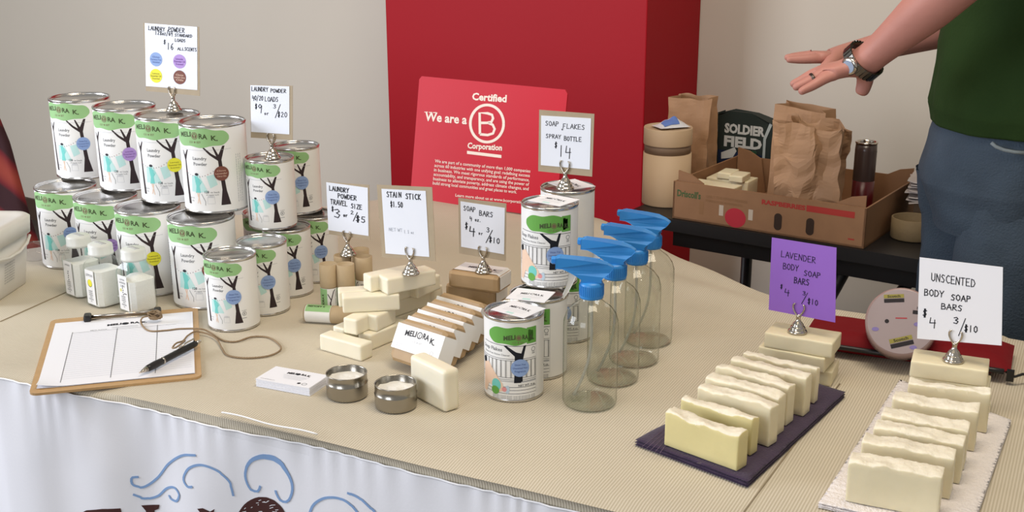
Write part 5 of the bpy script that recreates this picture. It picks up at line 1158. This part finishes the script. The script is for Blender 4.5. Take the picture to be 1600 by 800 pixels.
# dark tumbler behind the bag
dt = empty('dark_tumbler', S3(u0 + .345, v0 + .215, .7552), 0, 'dark bottle with red lower half and shiny rim behind the crumpled bag', 'bottle')
b = MB(); b.lathe([(0, 0), (.022, 0), (.023, .004), (.023, .085), (.0, .085)], mat('dark_red_plastic', rgb(92, 14, 20), .3), 32); b.build('lower_half', dt)
b = MB(); b.lathe([(.023, .085), (.023, .150), (.022, .165), (.0, .165)], mat('dark_brown_plastic', rgb(70, 56, 52), .25), 32); b.build('upper_half', dt)
b = MB(); b.lathe([(.0222, .165), (.0235, .165), (.0235, .1685), (.021, .169), (.0195, .1685), (.019, .163)], M_chrome, 32); b.build('rim', dt)
# round tub
RT_P = at(1040, 316); tu = empty('round_cardboard_tub', RT_P + Vector((0, 0, .0002)), 0, 'tan round cardboard tub with lid at the left end of the black table', 'tub')
kt = mat('tub_board', rgb(196, 170, 138), .6, var=.03); R_ = .0545
b = MB(); b.lathe([(0, 0), (R_, 0), (R_ * 1.01, .002), (R_, .118), (R_ * .9, .118)], kt, 48); b.build('body', tu)
b = MB(); b.lathe([(R_ * .9, .117), (R_ * .965, .117), (R_ * .965, .142), (0, .142)], mat('tub_neck', rgb(126, 104, 84), .6), 48); b.build('neck', tu)
b = MB(); b.lathe([(R_ * .9, .137), (R_ * 1.0, .137), (R_ * 1.01, .139), (R_ * 1.01, .174), (R_ * .99, .176), (R_ * .95, .173), (0, .173)], kt, 48); b.build('lid', tu)
b = MB()
def wad(u, v):
    p_ = Vector(((u - .5) * .075, (v - .5) * .05, 0)); e_ = math.sin(u * PI) * math.sin(v * PI); p_.z = .004 + .020 * e_ * (.6 + u * .6) + .005 * noise.noise(p_ * 70) * e_; return p_
b.grid(wad, 20, 14, mat('plastic_wrap_pack', rgb(214, 216, 222), .3, bump=.4, bscale=80), smooth=False)
b.grid(lambda u, v: wad(u * .5 + .15, v * .4 + .1) + Vector((0, 0, .0015)), 10, 6, cmat(96, 124, 190, .4), smooth=False)
o = b.build('wipes_packet', loc=RT_P + Vector((.006, .0, .1735)), rz=.35); tag(o, 'small crumpled white and blue plastic packet on the tub lid', 'packet')
# tote with lettering, standing behind the carton
TO = S3(u0 + .085, v0 + .335 + .02, 0) + Vector((0, 0, .7503))
tn2 = LV.copy(); ty = AX
tO = atp(1165, 225, S3(0, v0 + .348, 0), LV)
to = empty('lettered_tote', Vector((tO.x, tO.y, .7503)), AX, 'dark green and navy tote bag with white SOLDIER FIELD lettering', 'bag')
inv = Matrix.Rotation(-AX, 3, 'Z')
def tl(px, py, off=0): return inv @ (atp(px, py, S3(0, v0 + .348 - off, 0), LV) - to.location)
outl = [(1122, 178), (1140, 176), (1175, 180), (1200, 190), (1213, 200), (1210, 268), (1205, 300), (1116, 285), (1117, 240)]
M_tote = mat('dark_green_canvas', rgb(26, 38, 34), .8, bump=.2, bscale=120); M_navy = mat('navy_canvas', rgb(22, 34, 60), .8)
b = MB(); pf = [tl(*q) for q in outl]
lowz = [Vector((pf[-3].x, 0, 0)), Vector((pf[-2].x, 0, 0))]
pts = [(v.x, v.z) for v in pf[:6]] + [(pf[5].x, 0), (pf[8].x, 0), (pf[8].x, pf[8].z)]
b.prism(pts, 0, .038, M_tote, fn=lambda x, y, z: Vector((x, z, y))); b.build('body', to, bevel=.004)
p = Print(); M_wl = cmat(196, 198, 196)
def tt_(st, px, py, size, wpx, mm, al='l'):
    a_ = tl(px, py); b2 = tl(px + wpx, py + wpx * .10); p.text(st, a_.x, a_.z, size, mm, al, .05, 1, width=(b2.x - a_.x), slope=0)
tt_('SOLDIER', 1132, 206, .030, 63, M_wl); tt_('FIELD', 1131, 227, .034, 59, M_wl); tt_('CHICAGO', 1158, 238, .010, 24, cmat(50, 100, 70))
nv_ = [tl(1122, 233), tl(1192, 243), tl(1190, 268), tl(1122, 268)]
p.poly([(nv_[0].x, nv_[0].z), (nv_[1].x, nv_[1].z), (nv_[2].x, nv_[2].z - .04), (nv_[3].x, nv_[3].z - .04)], cmat(20, 36, 66), 1)
def strip(q, mm, l): p.poly([(tl(*a).x, tl(*a).z) for a in q], mm, l)
strip([(1203, 192), (1207, 195), (1197, 218), (1194, 268), (1190, 268), (1193, 216)], cmat(170, 180, 180), 2); strip([(1127, 238), (1148, 230), (1151, 236), (1145, 246), (1127, 248)], M_wl, 2); strip([(1116.5, 178), (1123, 177), (1120, 232), (1114, 234)], M_wl, 2)
p.build('print', lambda u, v, l: Vector((u, -.0004 * l, v)), to)
# ring of tan board and paper stack by the person
RP = at(1424, 371); rg = empty('round_tan_box', RP + Vector((0, 0, .0002)), 0, 'low round tan box next to the person on the black table', 'box')
b = MB(); b.lathe([(0, .001), (.040, .001), (.041, 0), (.0425, .002), (.0425, .042), (.040, .043), (.039, .041), (.039, .004), (0, .003)], mat('woven_tan', rgb(140, 120, 88), .7, bump=.3, bscale=80), 40); b.build('body', rg)
b = MB(); b.box((-.012, -.008, .030), (.016, .01, .008), mat('biscuit_wood', rgb(170, 140, 104), .7), Matrix.Rotation(.5, 3, 'Z') @ Matrix.Rotation(.3, 3, 'Y')); b.build('wood_piece', rg)
SP = S3(RP.dot(LU) + .028, RP.dot(LV) + .112, .7503); ps_ = empty('paper_sack_stack', SP, AX + .2, 'crumpled stack of white paper bags beside the person', 'paper')
b = MB(); b.box((0, 0, .030), (.11, .10, .06), mat('kraft_box_low', rgb(120, 96, 74), .7)); b.build('carton_under', ps_)
for i in range(8):
    b = MB(); dz = .062 + i * .0052; b.grid(lambda u, v: Vector(((u - .5) * .14, (v - .5) * .13, dz + .006 * noise.noise(Vector((u * 3, v * 3, i))) * 1 + .012 * (1 - u) * (i / 8) - .006 * v)), 10, 10, mat('white_sack_paper', rgb(206, 196, 190), .7), smooth=False)
    o = b.build('sack', ps_, solid=.002); o.rotation_euler = (0, 0, random.uniform(-.12, .12))

# ------------------------------------------------------------------ person
M_skin = mat('skin', rgb(180, 124, 112), .55, bump=.12, bscale=60, sss=.08, var=.05, vscale=14)
pe = empty('person', (.86, 2.0, 0), 0, 'person in green t-shirt and blue jeans reaching both hands over the black table', 'person')
EO = pe.location
def skin_mesh(name, chains, mm, parent, sub=2):
    me = bpy.data.meshes.new(name); vs = []; es_ = []; rad = []; ids = {}
    for ch in chains:
        prev = None
        for key, P, r in ch:
            if key in ids and key is not None: i = ids[key]
            else:
                i = len(vs); vs.append(P - EO); rad.append(r)
                if key is not None: ids[key] = i
            if prev is not None: es_.append((prev, i))
            prev = i
    me.from_pydata([tuple(v) for v in vs], es_, []); me.update(); me.materials.append(mm)
    o = bpy.data.objects.new(name, me); COL.objects.link(o); o.parent = parent
    o.modifiers.new('skin', 'SKIN').use_smooth_shade = True
    for i, r in enumerate(rad):
        r = r if isinstance(r, tuple) else (r, r)
        me.skin_vertices[0].data[i].radius = r
    me.skin_vertices[0].data[0].use_root = True
    md = o.modifiers.new('sub', 'SUBSURF'); md.levels = sub; md.render_levels = sub
    return o
YN, YF = 1.90, 2.10
q = lambda x, y, Y: atd(x, y, Y)
px0 = .86
pel = Vector((px0, 2.0, .95)); chest = Vector((px0, 2.0, 1.30)); neck = Vector((px0 - .01, 2.01, 1.47))
shN = Vector((px0 - .01, 1.81, 1.41)); shF = Vector((px0 - .02, 2.18, 1.41))
elN = q(1517, -46, 1.78); wrN = q(1358, 92, YN); elF = q(1560, 20, 2.22); wrF = q(1335, 84, YF + .12)
knN = q(1318, 99, YN)
chains = [[('pel', pel, (.085, .085)), ('w', Vector((px0, 2.0, 1.12)), (.085, .085)), ('ch', chest, (.10, .10)), ('nk', neck, .055), ('jaw', Vector((px0 - .03, 2.02, 1.55)), .065), ('hd', Vector((px0 - .01, 2.02, 1.64)), .088), ('top', Vector((px0 + .0, 2.02, 1.70)), .07)],
          [('ch', chest, .15), ('shN', shN, .06), ('uN', (shN + elN) / 2, .048), ('elN', elN, .041), ('fN', elN.lerp(wrN, .35), .043), ('fN2', elN.lerp(wrN, .75), .031), ('wrN', wrN, (.027, .024)), ('knN', q(1335, 101, YN), (.027, .020)), ('kn2', q(1308, 110, YN), (.026, .014))],
          [('ch', chest, .15), ('shF', shF, .06), ('uF', (shF + elF) / 2, .048), ('elF', elF, .041), ('fF', elF.lerp(wrF, .35), .040), ('fF2', elF.lerp(wrF, .75), .029), ('wrF', wrF, (.026, .021)), ('kF', q(1308, 88, YF + .10), (.026, .016)), ('kF2', q(1288, 90, YF + .09), (.026, .013))]]
def fing(root, rp, pts, r0):
    ch = [(root, rp, .013)]
    for i, p_ in enumerate(pts): ch.append((None, p_, r0 * (1 - .13 * i)))
    chains.append(ch)
# near hand: fingers fan toward lower left, thumb hanging down
fing('kn2', q(1308, 110, YN), [q(1286, 124, YN - .022), q(1268, 135, YN - .03), q(1255, 141, YN - .034), q(1248, 145.5, YN - .036)], .0095)
fing('kn2', q(1308, 110, YN), [q(1282, 117, YN - .006), q(1262, 128, YN - .008), q(1248, 134, YN - .008), q(1238, 138.5, YN - .008)], .0100)
fing('kn2', q(1308, 110, YN), [q(1280, 113, YN + .014), q(1260, 122, YN + .018), q(1244, 129, YN + .02), q(1234, 133.5, YN + .022)], .0098)
fing('kn2', q(1308, 110, YN), [q(1284, 109, YN + .034), q(1266, 116, YN + .042), q(1252, 124, YN + .046), q(1243, 128, YN + .048)], .0092)
chains.append([('knN', q(1335, 101, YN), .016), (None, q(1352, 110, YN + .022), .018), (None, q(1353, 122, YN + .03), .0150), (None, q(1349, 138, YN + .032), .0128), (None, q(1344, 150, YN + .032), .0112)])
# far hand
Yb = YF + .09
fing('kF2', q(1288, 90, Yb), [q(1266, 92, Yb - .02), q(1248, 93, Yb - .02), q(1236, 93, Yb - .02), q(1228, 93, Yb - .02)], .0098)
fing('kF2', q(1288, 90, Yb), [q(1266, 88, Yb + .0), q(1247, 89, Yb), q(1234, 89.5, Yb), q(1225, 90, Yb)], .0098)
fing('kF2', q(1288, 90, Yb), [q(1266, 86, Yb + .022), q(1249, 87, Yb + .022), q(1238, 88, Yb + .022), q(1231, 88.5, Yb + .022)], .0092)
fing('kF2', q(1288, 90, Yb), [q(1270, 86, Yb + .04), q(1256, 87, Yb + .045), q(1247, 88, Yb + .048), q(1240, 89, Yb + .048)], .0085)
chains.append([('kF', q(1308, 88, YF + .10), .015), (None, q(1299, 99, Yb - .03), .0145), (None, q(1291, 105, Yb - .04), .0120), (None, q(1284, 110, Yb - .045), .0105)])
# hidden legs and feet inside the jeans
chains.append([('pel', pel, .15), (None, Vector((px0 - .04, 2.09, .80)), .055), (None, Vector((px0 - .05, 2.09, .45)), .045), (None, Vector((px0 - .05, 2.1, .06)), .035)])
chains.append([('pel', pel, .15), (None, Vector((px0 + .02, 1.93, .80)), .055), (None, Vector((px0 + .02, 1.93, .45)), .045), (None, Vector((px0 + .03, 1.94, .06)), .035)])
skin_mesh('body', chains, M_skin, pe)
# clothing: lofted cloth with folds
def loft_cloth(name, secs, mm, n=48, fold=.006, fseed=0, nz=10, parent=pe, capt=False):
    b = MB()
    def f(u, v):
        k_ = v * (len(secs) - 1); i0 = min(int(k_), len(secs) - 2); t = k_ - i0
        a_, c_ = secs[i0], secs[i0 + 1]; g_ = [a_[i] * (1 - t) + c_[i] * t for i in range(5)]
        an = u * 2 * PI; r_ = 1; w_ = fold * (noise.noise(Vector((math.cos(an) * 2, math.sin(an) * 2, g_[2] * 9 + fseed))) * 1.3 + .5 * noise.noise(Vector((math.cos(an) * 5, math.sin(an) * 5, g_[2] * 22 + fseed))))
        return Vector((g_[0] + (g_[3] + w_) * math.cos(an), g_[1] + (g_[4] + w_) * math.sin(an), g_[2])) - EO
    b.grid(f, n, nz * (len(secs) - 1), mm, wrap=True)
    return b.build(name, parent, solid=.003)
M_shirt = mat('green_cotton', rgb(38, 58, 26), .9, bump=.2, bscale=200, spec=.15, var=.06, vscale=10)
def den():
    return mat('denim', rgb(56, 70, 84), .85, bump=.5, bscale=280, var=.22, vscale=9)
M_denim = den()
hz = q(1520, 212, 1.9).z
xl = q(1467, 190, 1.98).x
rx = (px0 - xl); 
loft_cloth('shirt', [(px0 + .0, 2.0, hz, rx * 1.0, .155), (px0, 2.0, hz + .03, rx * 1.05, .166), (px0 + .004, 2.0, hz + .12, rx * .99, .155), (px0 + .012, 2.0, hz + .24, rx * .97, .155), (px0 + .0, 2.0, 1.34, rx * 1.0, .175), (px0, 2.01, 1.43, .11, .17), (px0, 2.01, 1.475, .062, .07)], M_shirt, fold=.009, fseed=4, nz=8)
def sleeve(sh, el, r0, r1, t=.62):
    b = MB(); e_ = sh.lerp(el, t); b.tube([sh - EO + (sh - el) * .1, sh - EO, sh.lerp(el, t * .5) - EO, e_ - EO], [r0 * .8, r0, (r0 + r1) / 2, r1], M_shirt, 24, caps=False); return b.build('sleeve', pe, solid=.003)
sleeve(shN, elN, .078, .066, .74); sleeve(shF, elF, .078, .066, .60)
# jeans: hips and two legs in one garment
def jeans():
    b = MB()
    def leg_(secs, seed):
        def f(u, v):
            k_ = v * (len(secs) - 1); i0 = min(int(k_), len(secs) - 2); t = k_ - i0; a_, c_ = secs[i0], secs[i0 + 1]; g_ = [a_[i] * (1 - t) + c_[i] * t for i in range(5)]
            an = u * 2 * PI; w_ = .007 * noise.noise(Vector((math.cos(an) * 2, math.sin(an) * 2, g_[2] * 12 + seed))) + .003 * noise.noise(Vector((math.cos(an) * 5, math.sin(an) * 5, g_[2] * 30 + seed)))
            return Vector((g_[0] + (g_[3] + w_) * math.cos(an), g_[1] + (g_[4] + w_) * math.sin(an), g_[2])) - EO
        b.grid(f, 40, 60, M_denim, wrap=True)
    xf = q(1440, 335, 2.08).x
    leg_([(px0 - .01, 2.0, hz + .02, rx * .84, .130), (px0 - .005, 2.0, hz - .02, rx * .95, .15), (px0 - .012, 2.0, hz - .10, rx * .96, .155), (px0 + .0, 2.0, .86, rx * .85, .14)], 1)
    leg_([(px0 - .05, 2.06, .95, .085, .07), (xf + .096, 2.075, .86, .094, .082), (xf + .095, 2.085, .70, .088, .08), (xf + .10, 2.09, .45, .075, .072), (xf + .10, 2.1, .1, .065, .065), (xf + .10, 2.1, .03, .068, .068)], 2)
    leg_([(px0 + .02, 1.93, .93, .115, .085), (px0 + .01, 1.93, .84, .108, .09), (px0 + .01, 1.93, .68, .098, .085), (px0 + .02, 1.93, .45, .08, .075), (px0 + .03, 1.94, .1, .068, .068), (px0 + .03, 1.94, .03, .07, .07)], 3)
    return b.build('jeans', pe)
jeans()
b = MB(); pts = [q(x, y, 1.82) - EO for x, y in ((1549, 221), (1556, 228), (1570, 234), (1590, 238), (1610, 239))]
pts = []
for x, y in ((1549, 223), (1556, 229), (1568, 234), (1585, 237.5), (1605, 239)):
    r_ = ray(x, y); # meet the hip ellipse
    best = None
    for k_ in range(400):
        P = CAM + r_ * (1.6 + k_ * .001)
        if ((P.x - px0 + .01) / (rx * 1.03)) ** 2 + ((P.y - 2.0) / .158) ** 2 <= 1: best = P; break
    if best is not None: pts.append(best - EO)
if len(pts) > 2: b.tube(pts, .003, mat('denim_seam', rgb(126, 136, 140), .8), 6); b.build('pocket_seam', pe)
for x, y in ((px0 - .09, 2.1), (px0 - .0, 1.94)):
    b = MB(); b.lathe([(0, 0), (.045, 0), (.047, .02), (.04, .06), (.03, .09), (0, .09)], M_black, 24, c=Vector((x, y, 0.002)) - EO, M=Matrix.Diagonal(Vector((2.2, 1, 1)))); b.build('shoe', pe)
# watch and ring
wd_ = (elN - wrN).normalized(); wc = q(1349, 95, YN); Mw = wd_.to_track_quat('Z', 'Y').to_matrix()
b = MB(); b.lathe([(.0315, -.0085), (.0335, -.0075), (.0335, .0075), (.0315, .0085), (.0305, 0), (.0315, -.0085)], mat('watch_steel', rgb(120, 118, 112), .3, 1.0), 40, c=wc - EO, M=Mw)
for i in range(30):
    a = 2 * PI * i / 30; b.box(wc - EO + Mw @ Vector((.0338 * math.cos(a), .0338 * math.sin(a), 0)), (.0016, .005, .0175), mat('watch_steel', rgb(120, 118, 112), .3, 1.0), Mw @ Matrix.Rotation(a, 3, 'Z'))
b.build('watch_band', pe)
fd = (CAM - wc); fd = (fd - wd_ * fd.dot(wd_)).normalized(); fd = (fd + RT * -.45).normalized(); Mf = fd.to_track_quat('Z', 'Y').to_matrix()
b = MB(); b.lathe([(0, -.004), (.0135, -.004), (.0145, -.001), (.0145, .003), (.012, .0045), (0, .0045)], M_chrome, 28, c=wc - EO + fd * .034, M=Mf); b.lathe([(0, .0047), (.0105, .0047)], mat('watch_face', rgb(150, 168, 190), .2), 24, c=wc - EO + fd * .034, M=Mf); b.build('watch_case', pe)
rp = q(1272, 124, YN - .0); b = MB(); b.lathe([(.0098, -.0025), (.0112, -.002), (.0112, .002), (.0098, .0025)], mat('dark_ring_metal', rgb(90, 80, 74), .3, 1.0), 24, c=q(1271, 124, YN - .007) - EO, M=(q(1282, 117, YN) - q(1262, 128, YN)).normalized().to_track_quat('Z', 'Y').to_matrix()); b.build('ring', pe)
# hair and face (above the picture)
b = MB(); hc = Vector((px0 - .005, 2.02, 1.655)) - EO
b.grid(lambda u, v: hc + Vector(((.098 + .004 * noise.noise(Vector((u * 20, v * 20, 0)))) * math.sin(v * 1.75) * math.cos(u * 2 * PI) + .012 * v, .088 * math.sin(v * 1.75) * math.sin(u * 2 * PI), .105 * math.cos(v * 1.75))), 32, 12, mat('brown_hair', rgb(60, 42, 30), .7, bump=1, bscale=200), wrap=True); b.build('hair', pe)
